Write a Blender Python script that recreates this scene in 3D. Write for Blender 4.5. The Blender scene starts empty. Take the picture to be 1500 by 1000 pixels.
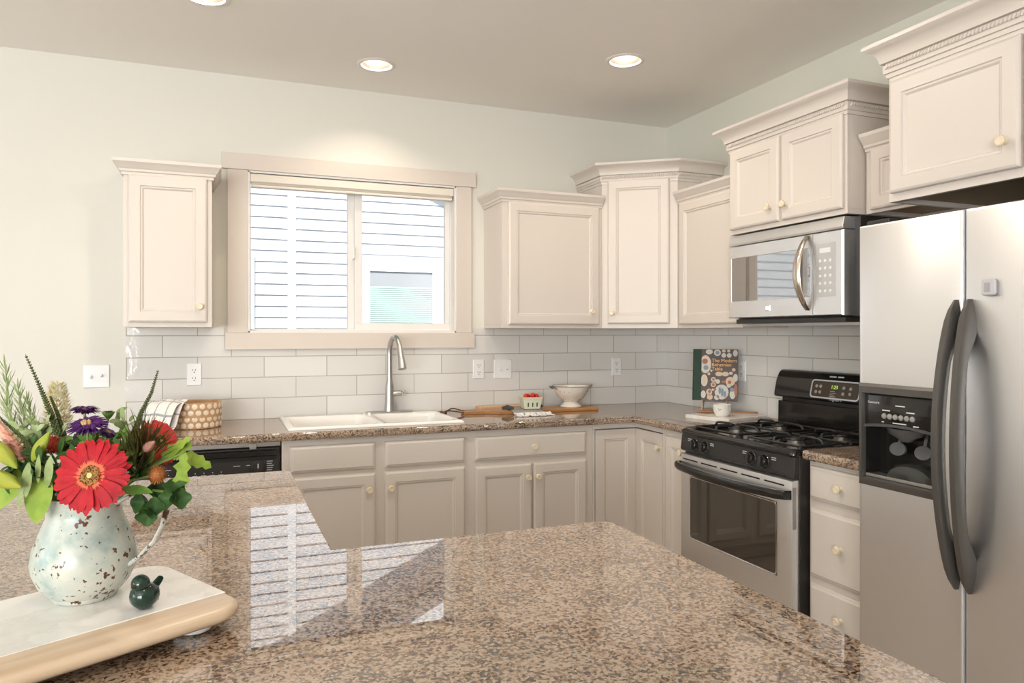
import bpy, bmesh, math, random
from mathutils import Vector, Matrix
random.seed(7)
PI = math.pi
S = bpy.context.scene
COL = S.collection

# ------------------------------------------------------------------ camera, sky, sun, lights, exposure
cam = bpy.data.cameras.new('camera')
camo = bpy.data.objects.new('camera', cam)
COL.objects.link(camo)
camo.location = (-2.785, -4.1621, 1.3743)
camo.rotation_euler = (PI / 2, 0, -math.radians(21.904))
cam.sensor_width = 36
cam.lens = 1073.8 / 1500 * 36
cam.shift_y = -12.5 / 1500
cam.clip_start = 0.05
S.camera = camo

S.view_settings.view_transform = 'Standard'
S.view_settings.look = 'None'
S.view_settings.gamma = 1
S.view_settings.use_curve_mapping = False
S.view_settings.exposure = 0.13
S.cycles.use_denoising = True
S.cycles.max_bounces = 10
S.cycles.diffuse_bounces = 5
S.cycles.sample_clamp_indirect = 4
S.cycles.caustics_reflective = False
S.cycles.caustics_refractive = False

W = bpy.data.worlds.new('sky')
S.world = W
W.use_nodes = True
wn = W.node_tree.nodes
sky = wn.new('ShaderNodeTexSky')
sky.sky_type = 'NISHITA'
sky.sun_disc = False
sky.sun_elevation = math.radians(48)
sky.sun_rotation = math.radians(195)
W.node_tree.links.new(sky.outputs[0], wn['Background'].inputs[0])
wn['Background'].inputs[1].default_value = 0.30

def lamp(name, kind, energy, color, loc, direction, **kw):
    l = bpy.data.lights.new(name, kind)
    l.energy = energy
    l.color = color
    for k, v in kw.items():
        setattr(l, k, v)
    o = bpy.data.objects.new(name, l)
    COL.objects.link(o)
    o.location = loc
    o.rotation_euler = Vector(direction).to_track_quat('-Z', 'Y').to_euler()
    return o

SUN_DIR = Vector((0.30, 1.0, -0.99))
lamp('sun', 'SUN', 7.0, (1.0, 0.96, 0.90), (0, -6, 9), SUN_DIR, angle=math.radians(0.6))
DAY = (0.975, 0.98, 0.985)
FRONT_Y, LEFT_X, CEIL = -8.0, -7.4, 2.743
# area lamps added as daylight at the unseen front windows and left patio door
lamp('daylight_front_one', 'AREA', 185, DAY, (-6.55, FRONT_Y + 0.06, 1.45), (0.1, 1, 0.9), shape='RECTANGLE', size=1.45, size_y=1.85)
lamp('daylight_front_two', 'AREA', 185, DAY, (-4.87, FRONT_Y + 0.06, 1.45), (0.1, 1, 0.9), shape='RECTANGLE', size=1.45, size_y=1.85)
lamp('daylight_left', 'AREA', 75, DAY, (LEFT_X + 0.06, -3.6, 1.25), (1, 0, 0.9), shape='RECTANGLE', size=2.6, size_y=2.1)

# added fill lamps with no fixtures, brightening the lower cabinets and island
for _x, _y, _p in ((-2.3, -1.75, 10), (-1.4, -1.75, 8), (-2.6, -4.0, 4)):
    lamp('disk_lamp', 'AREA', _p, (1.0, 0.88, 0.74), (_x, _y, CEIL - 0.006), (0, 0, -1), shape='DISK', size=0.13)

# ------------------------------------------------------------------ materials
def srgb(r, g, b):
    f = lambda c: (c / 255 / 12.92) if c / 255 <= 0.04045 else ((c / 255 + 0.055) / 1.055) ** 2.4
    return (f(r), f(g), f(b))

MATS = {}
def mat(name, color, rough=0.5, metal=0.0, **kw):
    if name in MATS:
        return MATS[name]
    m = bpy.data.materials.new(name)
    m.use_nodes = True
    p = m.node_tree.nodes['Principled BSDF']
    p.inputs['Base Color'].default_value = (*color, 1)
    p.inputs['Roughness'].default_value = rough
    p.inputs['Metallic'].default_value = metal
    for k, v in kw.items():
        p.inputs[k].default_value = v
    MATS[name] = m
    return m

class NT:
    """small helper round a material's node tree"""
    def __init__(self, m):
        self.t = m.node_tree
        self.p = self.t.nodes['Principled BSDF']
    def n(self, kind, **kw):
        nd = self.t.nodes.new(kind)
        for k, v in kw.items():
            if k.startswith('_'):
                nd.inputs[k[1:]].default_value = v
            else:
                setattr(nd, k, v)
        return nd
    def l(self, a, b):
        self.t.links.new(a, b)
    def coord(self, which='Object', scale=None):
        tc = self.n('ShaderNodeTexCoord')
        if scale is None:
            return tc.outputs[which]
        mp = self.n('ShaderNodeMapping')
        mp.inputs['Scale'].default_value = scale
        self.l(tc.outputs[which], mp.inputs[0])
        return mp.outputs[0]
    def noise(self, vec, scale, detail=2, rough=0.5):
        nd = self.n('ShaderNodeTexNoise')
        nd.inputs['Scale'].default_value = scale
        nd.inputs['Detail'].default_value = detail
        nd.inputs['Roughness'].default_value = rough
        self.l(vec, nd.inputs['Vector'])
        return nd.outputs['Fac']
    def ramp(self, fac, stops, interp='LINEAR'):
        nd = self.n('ShaderNodeValToRGB')
        cr = nd.color_ramp
        cr.interpolation = interp
        while len(cr.elements) < len(stops):
            cr.elements.new(0.5)
        for e, (pos, c) in zip(cr.elements, stops):
            e.position = pos
            e.color = (*c, 1)
        self.l(fac, nd.inputs[0])
        return nd.outputs[0]
    def bump(self, h, strength=0.2, dist=0.002):
        nd = self.n('ShaderNodeBump')
        nd.inputs['Strength'].default_value = strength
        nd.inputs['Distance'].default_value = dist
        self.l(h, nd.inputs['Height'])
        self.l(nd.outputs[0], self.p.inputs['Normal'])
        return nd
    def mix(self, fac, a, b, blend='MIX'):
        nd = self.n('ShaderNodeMix', data_type='RGBA', blend_type=blend)
        for sock, v in ((nd.inputs[0], fac), (nd.inputs[6], a), (nd.inputs[7], b)):
            if isinstance(v, (int, float)):
                sock.default_value = v
            elif isinstance(v, tuple):
                sock.default_value = (*v, 1)
            else:
                self.l(v, sock)
        return nd.outputs[2]
    def math(self, op, a, b=None):
        nd = self.n('ShaderNodeMath', operation=op)
        for i, v in enumerate((a, b)):
            if v is None:
                continue
            if isinstance(v, (int, float)):
                nd.inputs[i].default_value = v
            else:
                self.l(v, nd.inputs[i])
        return nd.outputs[0]

def wall_paint(name, c, strength=0.12):
    m = mat(name, c, 0.62)
    t = NT(m)
    t.bump(t.noise(t.coord(), 140, 3, 0.6), strength, 0.002)
    return m
PAINT = wall_paint('cream wall paint', (0.715, 0.70, 0.645))
PAINT_R = wall_paint('pale green cream wall paint', (0.72, 0.72, 0.645))
CEILP = wall_paint('ceiling paint', (0.90, 0.87, 0.83), 0.35)
CAB = mat('greige cabinet paint', (0.66, 0.605, 0.555), 0.38)
TRIM = mat('greige trim paint', (0.66, 0.595, 0.54), 0.45)
UNDER = mat('brown underside', (0.34, 0.24, 0.14), 0.6)  # brown panel, darker than the cabinet paint
KNOB = mat('cream ceramic knob', (0.78, 0.67, 0.50), 0.22)
WHITE = mat('white plastic', (0.82, 0.82, 0.83), 0.35)
VINYL = mat('white vinyl', (0.78, 0.76, 0.74), 0.4)
PORC = mat('white porcelain', (0.84, 0.83, 0.81), 0.1)
BLACK = mat('black gloss enamel', (0.012, 0.011, 0.010), 0.12)
BLACKM = mat('black satin plastic', (0.022, 0.02, 0.019), 0.4)
IRON = mat('black cast iron', (0.018, 0.017, 0.017), 0.45)
DARK = mat('dark cavity', (0.006, 0.006, 0.006), 0.35)
BGLASS = mat('dark oven glass', (0.03, 0.024, 0.018), 0.04, 0.0, IOR=2.1)
CHROME = mat('polished chrome', (0.75, 0.75, 0.76), 0.12, 1.0)
NICKEL = mat('brushed nickel', (0.50, 0.49, 0.48), 0.36, 1.0)
PEWTER = mat('dark pewter plastic', (0.115, 0.108, 0.10), 0.36, 0.55)
GREYP = mat('grey plastic', (0.085, 0.085, 0.09), 0.28, 0.3)
SILVERTXT = mat('pale grey print', (0.62, 0.62, 0.62), 0.5)
GOLD = mat('gold wire', (0.80, 0.56, 0.26), 0.25, 1.0)
FLOORM = mat('light oak plank floor', (0.42, 0.355, 0.30), 0.4)
ALUM = mat('burner aluminium', (0.42, 0.39, 0.35), 0.45, 0.9)

def steel(name, axis):
    m = mat(name, (0.83, 0.83, 0.84), 0.40, 1.0)
    t = NT(m)
    sc = [260, 260, 260]
    sc[axis] = 1.5
    nz = t.noise(t.coord('Object', tuple(sc)), 1.0, 3, 0.6)
    t.l(t.ramp(nz, [(0.3, (0.36, 0.36, 0.36)), (0.7, (0.44, 0.44, 0.44))]), t.p.inputs['Roughness'])
    return m
STEEL_V = steel('brushed stainless vertical grain', 2)
STEEL_H = steel('brushed stainless horizontal grain', 0)

def granite():
    m = mat('speckled brown granite', (0.4, 0.3, 0.2), 0.012)
    t = NT(m)
    co = t.coord()
    warp = t.n('ShaderNodeTexNoise')
    warp.inputs['Scale'].default_value = 45
    warp.inputs['Detail'].default_value = 2
    t.l(co, warp.inputs['Vector'])
    add = t.n('ShaderNodeVectorMath', operation='MULTIPLY_ADD')
    add.inputs[1].default_value = (0.012, 0.012, 0.012)
    t.l(warp.outputs['Color'], add.inputs[0])
    t.l(co, add.inputs[2])
    v = add.outputs[0]
    vo = t.n('ShaderNodeTexVoronoi', feature='F1')
    vo.inputs['Scale'].default_value = 210
    t.l(v, vo.inputs['Vector'])
    sep = t.n('ShaderNodeSeparateColor')
    t.l(vo.outputs['Color'], sep.inputs[0])
    n1 = t.noise(v, 150, 5, 0.62)
    n2 = t.noise(co, 11, 2, 0.5)
    k = t.math('ADD', t.math('MULTIPLY', sep.outputs[0], 0.34), t.math('MULTIPLY', n1, 0.66))
    k = t.math('ADD', k, t.math('MULTIPLY', t.math('SUBTRACT', n2, 0.5), 0.30))
    c = t.ramp(k, [(0.28, (0.020, 0.013, 0.010)), (0.37, (0.070, 0.040, 0.025)), (0.42, (0.19, 0.115, 0.068)),
                   (0.51, (0.305, 0.212, 0.145)), (0.62, (0.40, 0.305, 0.225)), (0.74, (0.37, 0.300, 0.245))])
    t.l(c, t.p.inputs['Base Color'])
    t.p.inputs['IOR'].default_value = 2.25
    return m
GRANITE = granite()

def tile(name, axis, origin):
    """glossy white tile in running bond, grey grout; axis 0: along x, axis 1: along -y"""
    m = mat(name, (0.8, 0.78, 0.76), 0.1)
    t = NT(m)
    co = t.coord()
    sp = t.n('ShaderNodeSeparateXYZ')
    t.l(co, sp.inputs[0])
    if axis == 0:
        u = t.math('SUBTRACT', sp.outputs[0], origin)
    else:
        u = t.math('SUBTRACT', origin, sp.outputs[1])
    u = t.math('ADD', u, 0.3296 * 40)
    vv = t.math('SUBTRACT', sp.outputs[2], 0.914)
    cb = t.n('ShaderNodeCombineXYZ')
    t.l(u, cb.inputs[0])
    t.l(vv, cb.inputs[1])
    br = t.n('ShaderNodeTexBrick', offset=0.5)
    br.inputs['Color1'].default_value = (0.72, 0.71, 0.695, 1)
    br.inputs['Color2'].default_value = (0.66, 0.65, 0.635, 1)
    br.inputs['Mortar'].default_value = (0.38, 0.35, 0.31, 1)
    br.inputs['Scale'].default_value = 1
    br.inputs['Mortar Size'].default_value = 0.0022
    br.inputs['Mortar Smooth'].default_value = 0.1
    br.inputs['Brick Width'].default_value = 0.3296
    br.inputs['Row Height'].default_value = 0.1114
    t.l(cb.outputs[0], br.inputs['Vector'])
    t.l(br.outputs['Color'], t.p.inputs['Base Color'])
    t.l(t.ramp(br.outputs['Fac'], [(0.0, (0.09,) * 3), (1.0, (0.7,) * 3)]), t.p.inputs['Roughness'])
    wav = t.noise(co, 22, 3, 0.5)
    h = t.math('SUBTRACT', t.math('MULTIPLY', wav, 0.9), br.outputs['Fac'])
    t.bump(h, 0.35, 0.003)
    return m
TILE_B = tile('white tile on the back wall', 0, -3.0452)
TILE_R = tile('white tile on the right wall', 1, -0.1556)

def wood(name, c1, c2, axis=0, rough=0.4, scale=30):
    m = mat(name, c1, rough)
    t = NT(m)
    sc = [scale] * 3
    sc[axis] = scale * 0.08
    nz = t.noise(t.coord('Object', tuple(sc)), 1.0, 4, 0.6)
    t.l(t.ramp(nz, [(0.3, c1), (0.7, c2)]), t.p.inputs['Base Color'])
    return m
BOARD_W = wood('honey wood', (0.30, 0.13, 0.045), (0.48, 0.24, 0.09))
BOARD_L = wood('light maple wood', (0.52, 0.32, 0.17), (0.62, 0.42, 0.25))
ACACIA = wood('pale acacia wood', (0.56, 0.41, 0.27), (0.68, 0.54, 0.40), 0, 0.35, 40)
SPOONW = wood('brown spoon wood', (0.30, 0.13, 0.05), (0.40, 0.20, 0.09), 0, 0.45)
BASKW = wood('tan carved wood', (0.42, 0.24, 0.12), (0.55, 0.34, 0.18), 2, 0.5)
BONE = mat('cream inlay', (0.78, 0.66, 0.52), 0.4)

def marble():
    m = mat('white marble', (0.8, 0.79, 0.77), 0.25)
    t = NT(m)
    nz = t.noise(t.coord(), 9, 6, 0.6)
    t.l(t.ramp(nz, [(0.40, (0.82, 0.81, 0.78)), (0.52, (0.74, 0.73, 0.70)), (0.56, (0.82, 0.81, 0.785))]), t.p.inputs['Base Color'])
    return m
MARBLE = marble()

def chipped():
    m = mat('chipped pale enamel', (0.7, 0.75, 0.7), 0.3)
    t = NT(m)
    co = t.coord()
    cloud = t.noise(co, 14, 4, 0.6)
    base = t.ramp(cloud, [(0.36, (0.28, 0.36, 0.34)), (0.48, (0.46, 0.50, 0.455)), (0.62, (0.57, 0.565, 0.50))])
    chips = t.noise(co, 120, 2, 0.5)
    big = t.noise(co, 26, 3, 0.6)
    k = t.math('ADD', t.math('MULTIPLY', chips, 0.62), t.math('MULTIPLY', big, 0.38))
    f = t.ramp(k, [(0.590, (0, 0, 0)), (0.602, (1, 1, 1))])
    t.l(t.mix(f, base, (0.10, 0.035, 0.015)), t.p.inputs['Base Color'])
    return m
ENAMEL = chipped()

def chipped_handle():
    m = mat('heavily chipped enamel', (0.7, 0.72, 0.7), 0.35)
    t = NT(m)
    k = t.noise(t.coord(), 55, 4, 0.65)
    f = t.ramp(k, [(0.53, (0, 0, 0)), (0.56, (1, 1, 1))])
    t.l(t.mix(f, (0.72, 0.74, 0.70), (0.10, 0.03, 0.012)), t.p.inputs['Base Color'])
    return m
ENAMEL_H = chipped_handle()

def checked_cloth():
    m = mat('white checked cotton', (0.8, 0.78, 0.75), 0.9)
    t = NT(m)
    uv = t.coord('UV', (3.2, 3.2, 1))
    sp = t.n('ShaderNodeSeparateXYZ')
    t.l(uv, sp.inputs[0])
    def band(s):
        a = t.math('ABSOLUTE', t.math('SUBTRACT', t.math('FRACT', s), 0.5))
        return t.math('LESS_THAN', a, 0.055)
    b = t.math('MAXIMUM', band(sp.outputs[0]), band(sp.outputs[1]))
    t.l(t.mix(b, (0.78, 0.75, 0.71), (0.36, 0.36, 0.38)), t.p.inputs['Base Color'])
    t.bump(t.noise(t.coord('UV'), 160, 2), 0.3, 0.002)
    return m
CHECK = checked_cloth()

def striped_cloth():
    m = mat('grey and white woven cotton', (0.4, 0.38, 0.36), 0.9)
    t = NT(m)
    uv = t.coord('UV')
    sp = t.n('ShaderNodeSeparateXYZ')
    t.l(uv, sp.inputs[0])
    f = t.math('GREATER_THAN', sp.outputs[1], 0.68)
    st = t.math('LESS_THAN', t.math('FRACT', t.math('MULTIPLY', sp.outputs[0], 20)), 0.45)
    gray = t.mix(st, (0.25, 0.235, 0.225), (0.38, 0.36, 0.345))
    t.l(t.mix(f, gray, (0.76, 0.75, 0.74)), t.p.inputs['Base Color'])
    t.bump(t.noise(uv, 90, 2), 0.5, 0.003)
    return m
STRIPED = striped_cloth()
FRINGE = mat('white cotton fringe', (0.75, 0.74, 0.73), 0.9)

def petal(name, c1, c2, scale=60):
    m = mat(name, c1, 0.55)
    m.node_tree.nodes['Principled BSDF'].inputs['Specular IOR Level'].default_value = 0.22
    t = NT(m)
    t.l(t.ramp(t.noise(t.coord(), scale, 3), [(0.35, c1), (0.65, c2)]), t.p.inputs['Base Color'])
    return m
RED = petal('red petal', (0.30, 0.004, 0.010), (0.40, 0.008, 0.016))
CORAL = petal('coral petal', (0.55, 0.025, 0.03), (0.66, 0.06, 0.05))
RINGC = petal('coral pink floret', (0.68, 0.12, 0.08), (0.55, 0.14, 0.05), 300)
DISC = petal('olive brown disc floret', (0.16, 0.05, 0.015), (0.36, 0.20, 0.05), 400)
EYE = petal('yellow green eye', (0.55, 0.50, 0.20), (0.45, 0.42, 0.16), 300)
PURPLE = petal('purple petal', (0.045, 0.008, 0.085), (0.085, 0.016, 0.14))
AYEL = petal('yellow aster disc', (0.50, 0.30, 0.10), (0.62, 0.44, 0.22), 300)
LEAF = petal('mid green leaf', (0.10, 0.20, 0.035), (0.17, 0.30, 0.06), 40)
LEAFD = petal('dark green leaf', (0.022, 0.060, 0.016), (0.05, 0.11, 0.025), 40)
LEAFY = petal('yellow green leaf', (0.17, 0.27, 0.03), (0.27, 0.36, 0.055), 40)
SAGE = petal('grey green leaf', (0.20, 0.26, 0.10), (0.28, 0.34, 0.15), 60)
ROSEM = petal('pale needle green', (0.26, 0.34, 0.15), (0.36, 0.42, 0.22), 60)
SPIKE = petal('dark green spike', (0.055, 0.075, 0.03), (0.14, 0.16, 0.06), 350)
CREAMP = petal('cream plume', (0.72, 0.64, 0.36), (0.84, 0.80, 0.62), 60)
BRONZE = petal('bronze green needle', (0.10, 0.07, 0.03), (0.18, 0.19, 0.06), 90)
PINK = petal('pink plume', (0.58, 0.26, 0.20), (0.66, 0.38, 0.28), 120)
LILY = petal('yellow green bud', (0.32, 0.31, 0.04), (0.24, 0.32, 0.04), 25)
ORANGE = petal('orange brown floret', (0.48, 0.20, 0.05), (0.36, 0.12, 0.05), 250)
MAUVE = petal('brown pink bud', (0.30, 0.14, 0.11), (0.42, 0.22, 0.18), 90)
STEM = mat('green stem', (0.16, 0.24, 0.06), 0.5)
REDF = petal('dark red floret', (0.40, 0.04, 0.025), (0.50, 0.08, 0.04), 150)
GLAZE = mat('dark green glaze', (0.008, 0.028, 0.018), 0.06)

def siding():
    m = mat('white lap siding', (0.585, 0.58, 0.60), 0.7)
    t = NT(m)
    nz = t.noise(t.coord('Object', (6, 60, 60)), 1.0, 4, 0.6)
    t.bump(nz, 0.35, 0.006)
    return m
SIDING = siding()
XTRIM = mat('white exterior trim', (0.72, 0.72, 0.73), 0.6)
SOFFIT = mat('pale soffit board', (0.62, 0.62, 0.62), 0.7)
SHINGLE = mat('grey roof shingle', (0.12, 0.12, 0.13), 0.9)
MINI = mat('reflection-tinted blind', (0.33, 0.42, 0.385), 0.6)  # mint tint stands in for sky and greenery reflected in the slats
GROUND = mat('pale gravel ground', (0.45, 0.43, 0.40), 0.9)

def glass():
    m = bpy.data.materials.new('clear window glass')
    m.use_nodes = True
    nt = m.node_tree
    nt.nodes.remove(nt.nodes['Principled BSDF'])
    out = nt.nodes['Material Output']
    tr = nt.nodes.new('ShaderNodeBsdfTransparent')
    gl = nt.nodes.new('ShaderNodeBsdfGlossy')
    gl.inputs['Roughness'].default_value = 0.0
    fr = nt.nodes.new('ShaderNodeFresnel')
    fr.inputs[0].default_value = 1.35
    mx = nt.nodes.new('ShaderNodeMixShader')
    tr.inputs[0].default_value = (0.95, 0.97, 0.96, 1)
    nt.links.new(fr.outputs[0], mx.inputs[0])
    nt.links.new(tr.outputs[0], mx.inputs[1])
    nt.links.new(gl.outputs[0], mx.inputs[2])
    nt.links.new(mx.outputs[0], out.inputs[0])
    return m
GLASS = glass()
def emis(name, c, s):
    m = mat(name, (0, 0, 0), 0.5)
    p = m.node_tree.nodes['Principled BSDF']
    p.inputs['Emission Color'].default_value = (*c, 1)
    p.inputs['Emission Strength'].default_value = s
    return m
BULB = emis('glowing frosted lens', (1.0, 0.88, 0.72), 2.2)
DIGIT = emis('green clock digits', (0.50, 0.75, 0.12), 1.2)

# ------------------------------------------------------------------ mesh helpers
class B:
    def __init__(self):
        self.v, self.f, self.uv = [], [], {}
    def add(self, vs, fs, M=None):
        o = len(self.v)
        self.v += [(M @ Vector(p)) if M is not None else Vector(p) for p in vs]
        self.f += [tuple(i + o for i in f) for f in fs]
        return self
    def box(self, x0, x1, y0, y1, z0, z1, M=None):
        p = [(x, y, z) for z in (z0, z1) for y in (y0, y1) for x in (x0, x1)]
        return self.add(p, [(0, 2, 3, 1), (4, 5, 7, 6), (0, 1, 5, 4), (2, 6, 7, 3), (0, 4, 6, 2), (1, 3, 7, 5)], M)
    def loft(self, rings, cap0=True, cap1=True, closed=True, M=None):
        n = len(rings[0])
        vs = [p for r in rings for p in r]
        fs = []
        for i in range(len(rings) - 1):
            for j in range(n if closed else n - 1):
                k = (j + 1) % n
                fs.append((i * n + j, i * n + k, (i + 1) * n + k, (i + 1) * n + j))
        if cap0:
            fs.append(tuple(range(n))[::-1])
        if cap1:
            fs.append(tuple(range((len(rings) - 1) * n, len(rings) * n)))
        return self.add(vs, fs, M)
    def lathe(self, prof, n=24, M=None, cap0=True, cap1=True):
        return self.loft([[(r * math.cos(2 * PI * j / n), r * math.sin(2 * PI * j / n), z) for j in range(n)] for r, z in prof], cap0, cap1, True, M)
    def tube(self, path, r, n=8, flat=None, M=None):
        path = [Vector(p) for p in path]
        rr = r if isinstance(r, (list, tuple)) else [r] * len(path)
        up = None
        rings = []
        for i, p in enumerate(path):
            a = path[max(i - 1, 0)]
            b = path[min(i + 1, len(path) - 1)]
            t = (b - a).normalized()
            if up is None:
                up = t.orthogonal().normalized()
            up = (up - t * up.dot(t)).normalized()
            s = t.cross(up)
            rings.append([p + (up * math.cos(2 * PI * j / n) + s * math.sin(2 * PI * j / n)) * rr[i] for j in range(n)])
        return self.loft(rings, True, True, True, M)
    def nested(self, x0, x1, z0, z1, y, loops, M=None):
        """rectangular rings stepping in (inset) and out toward -y (protrusion)"""
        rings = [[(x0 + i, y - d, z0 + i), (x1 - i, y - d, z0 + i), (x1 - i, y - d, z1 - i), (x0 + i, y - d, z1 - i)] for i, d in loops]
        return self.loft(rings, True, True, True, M)
    def sweep(self, prof, path, z, M=None):
        """profile (out, up) along an open plan path, out = to the right of travel, mitred corners"""
        path = [Vector((p[0], p[1])) for p in path]
        nr = lambda d: Vector((d.y, -d.x))
        rings = []
        for i, p in enumerate(path):
            d0 = (path[i] - path[i - 1]).normalized() if i else None
            d1 = (path[i + 1] - path[i]).normalized() if i < len(path) - 1 else None
            if d0 is None:
                m = nr(d1)
            elif d1 is None:
                m = nr(d0)
            else:
                m = (nr(d0) + nr(d1)).normalized()
                m = m / m.dot(nr(d1))
            rings.append([(p.x + m.x * o, p.y + m.y * o, z + u) for o, u in prof])
        return self.loft(rings, True, True, True, M)
    def prism(self, poly, z0, z1, M=None):
        return self.loft([[(x, y, z0) for x, y in poly], [(x, y, z1) for x, y in poly]], True, True, True, M)
    def ell(self, c, r, n=12, m=8, M=None):
        if isinstance(r, (int, float)):
            r = (r, r, r)
        T = Matrix.Translation(c) @ Matrix.Diagonal((*r, 1))
        if M is not None:
            T = M @ T
        pr = [(max(math.sin(PI * i / m), 1e-3), -math.cos(PI * i / m)) for i in range(m + 1)]
        return self.lathe(pr, n, T)
    def leaf(self, p, d, nrm, L, w, bend=0.3, n=7, fold=0.12, prof=None, wave=0.0):
        p, d, nrm = Vector(p), Vector(d).normalized(), Vector(nrm)
        nrm = (nrm - d * nrm.dot(d)).normalized()
        s = d.cross(nrm)
        prof = prof or (lambda t: math.sin(PI * min(1, t * 0.97 + 0.03)) ** 0.75)
        rows = []
        pos = p.copy()
        for i in range(n + 1):
            t = i / n
            ang = -bend * t
            dd = d * math.cos(ang) + nrm * math.sin(ang)
            nn = nrm * math.cos(ang) - d * math.sin(ang)
            if i:
                pos = pos + dd * (L / n)
            h = max(prof(t), 0.02) * w / 2
            wv = wave * math.sin(t * 17) * h
            rows.append([pos - s * h + nn * (fold * h + wv), pos, pos + s * h + nn * (fold * h - wv)])
        return self.loft(rows, False, False, False)

def sharp(me, ang=0.6):
    for p in me.polygons:
        p.use_smooth = True
    me.set_sharp_from_angle(angle=ang)

def build(name, b, m, parent=None, bev=0.0, loc=None, seg=2, ang=0.6, recalc=True):
    me = bpy.data.meshes.new(name)
    me.from_pydata([tuple(p) for p in b.v], [], b.f)
    if recalc:
        bm = bmesh.new()
        bm.from_mesh(me)
        bmesh.ops.recalc_face_normals(bm, faces=bm.faces)
        bm.to_mesh(me)
        bm.free()
    sharp(me, ang)
    me.materials.append(m)
    o = bpy.data.objects.new(name, me)
    COL.objects.link(o)
    if parent is not None:
        o.parent = parent
    if loc is not None:
        o.location = loc
    if bev:
        md = o.modifiers.new('bevel', 'BEVEL')
        md.width = bev
        md.segments = seg
        md.limit_method = 'ANGLE'
        md.angle_limit = 0.7
        md.harden_normals = True
    return o

def tag(o, label, cat, group=None):
    o['label'] = label
    o['category'] = cat
    if group:
        o['group'] = group
    return o

def thing(name, label, cat, loc=(0, 0, 0), rz=0.0, group=None):
    o = bpy.data.objects.new(name, None)
    o.empty_display_size = 0.05
    COL.objects.link(o)
    o.location = loc
    o.rotation_euler = (0, 0, rz)
    return tag(o, label, cat, group)

def struct(name, b, m, **kw):
    o = build(name, b, m, **kw)
    o['kind'] = 'structure'
    return o

def text(name, s, size, M, m, parent, extrude=0.0004, align='CENTER'):
    cu = bpy.data.curves.new(name, 'FONT')
    cu.body = s
    cu.size = size
    cu.extrude = extrude
    cu.align_x = align
    tmp = bpy.data.objects.new('tmp', cu)
    COL.objects.link(tmp)
    bpy.context.view_layer.update()
    dg = bpy.context.evaluated_depsgraph_get()
    me = bpy.data.meshes.new_from_object(tmp.evaluated_get(dg))
    bpy.data.objects.remove(tmp)
    me.transform(M)
    me.materials.clear()
    me.materials.append(m)
    o = bpy.data.objects.new(name, me)
    COL.objects.link(o)
    o.parent = parent
    return o
RX = Matrix.Rotation(PI / 2, 4, 'X')
def face_text(name, s, size, x, y, z, m, parent, **kw):
    return text(name, s, size, Matrix.Translation((x, y, z)) @ RX, m, parent, **kw)

R90 = -PI / 2        # right-wall things: local x runs along -y, local -y faces the room (-x)

# ------------------------------------------------------------------ the room
def wall_with_holes(name, u0, u1, z0, z1, holes, mk, m):
    """boxes round rectangular holes; mk(b, ua, ub, za, zb) adds one box"""
    b = B()
    us = u0
    for (a, c, d, e) in sorted(holes):
        mk(b, us, a, z0, z1)
        mk(b, a, c, z0, d)
        mk(b, a, c, e, z1)
        us = c
    mk(b, us, u1, z0, z1)
    return struct(name, b, m)

struct('floor', B().box(LEFT_X - 0.1, 0.1, FRONT_Y - 0.1, 0.1, -0.1, 0), FLOORM)
WX0, WX1, WZ0, WZ1 = -2.634, -1.474, 1.376, 2.240
wall_with_holes('wall_back', LEFT_X - 0.12, 0.12, 0, CEIL + 0.02, [(WX0, WX1, WZ0, WZ1)],
                lambda b, a, c, d, e: b.box(a, c, 0, 0.13, d, e), PAINT)
struct('wall_right', B().box(0, 0.13, FRONT_Y - 0.1, 0, 0, CEIL + 0.02), PAINT_R)
wall_with_holes('wall_left', FRONT_Y - 0.1, 0, 0, CEIL + 0.02, [(-4.9, -2.3, 0.2, 2.3)],
                lambda b, a, c, d, e: b.box(LEFT_X - 0.12, LEFT_X, a, c, d, e), PAINT)
wall_with_holes('wall_front', LEFT_X, 0, 0, CEIL + 0.02, [(-7.3, -5.8, 0.5, 2.4), (-5.62, -4.12, 0.5, 2.4)],
                lambda b, a, c, d, e: b.box(a, c, FRONT_Y - 0.12, FRONT_Y, d, e), PAINT)

CANS = [(-2.030, -0.430), (-0.882, -0.955), (-2.83, -0.935)]
def ceiling():
    b = B()
    R_, N, s = 0.076, 32, 0.13
    xs = sorted(CANS)
    X0, X1, Y0, Y1 = LEFT_X - 0.1, 0.1, FRONT_Y - 0.1, 0.1
    q = lambda a, c, d, e: b.add([(a, d, CEIL), (c, d, CEIL), (c, e, CEIL), (a, e, CEIL)], [(0, 1, 2, 3)])
    u = X0
    for (cx, cy) in xs:
        q(u, cx - s, Y0, Y1)
        q(cx - s, cx + s, Y0, cy - s)
        q(cx - s, cx + s, cy + s, Y1)
        inner, outer = [], []
        for j in range(N):
            a = 2 * PI * j / N
            c_, s_ = math.cos(a), math.sin(a)
            k = s / max(abs(c_), abs(s_))
            inner.append((cx + R_ * c_, cy + R_ * s_, CEIL))
            outer.append((cx + k * c_, cy + k * s_, CEIL))
        b.loft([outer, inner], False, False)
        u = cx + s
    q(u, X1, Y0, Y1)
    for a, c, d, e in ((X0, X1, Y0, Y1),):
        b.box(a, c, d, e, CEIL + 0.16, CEIL + 0.26)  # unseen slab added over the ceiling to block sunlight
    o = struct('ceiling', b, CEILP, recalc=False)
ceiling()

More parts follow.
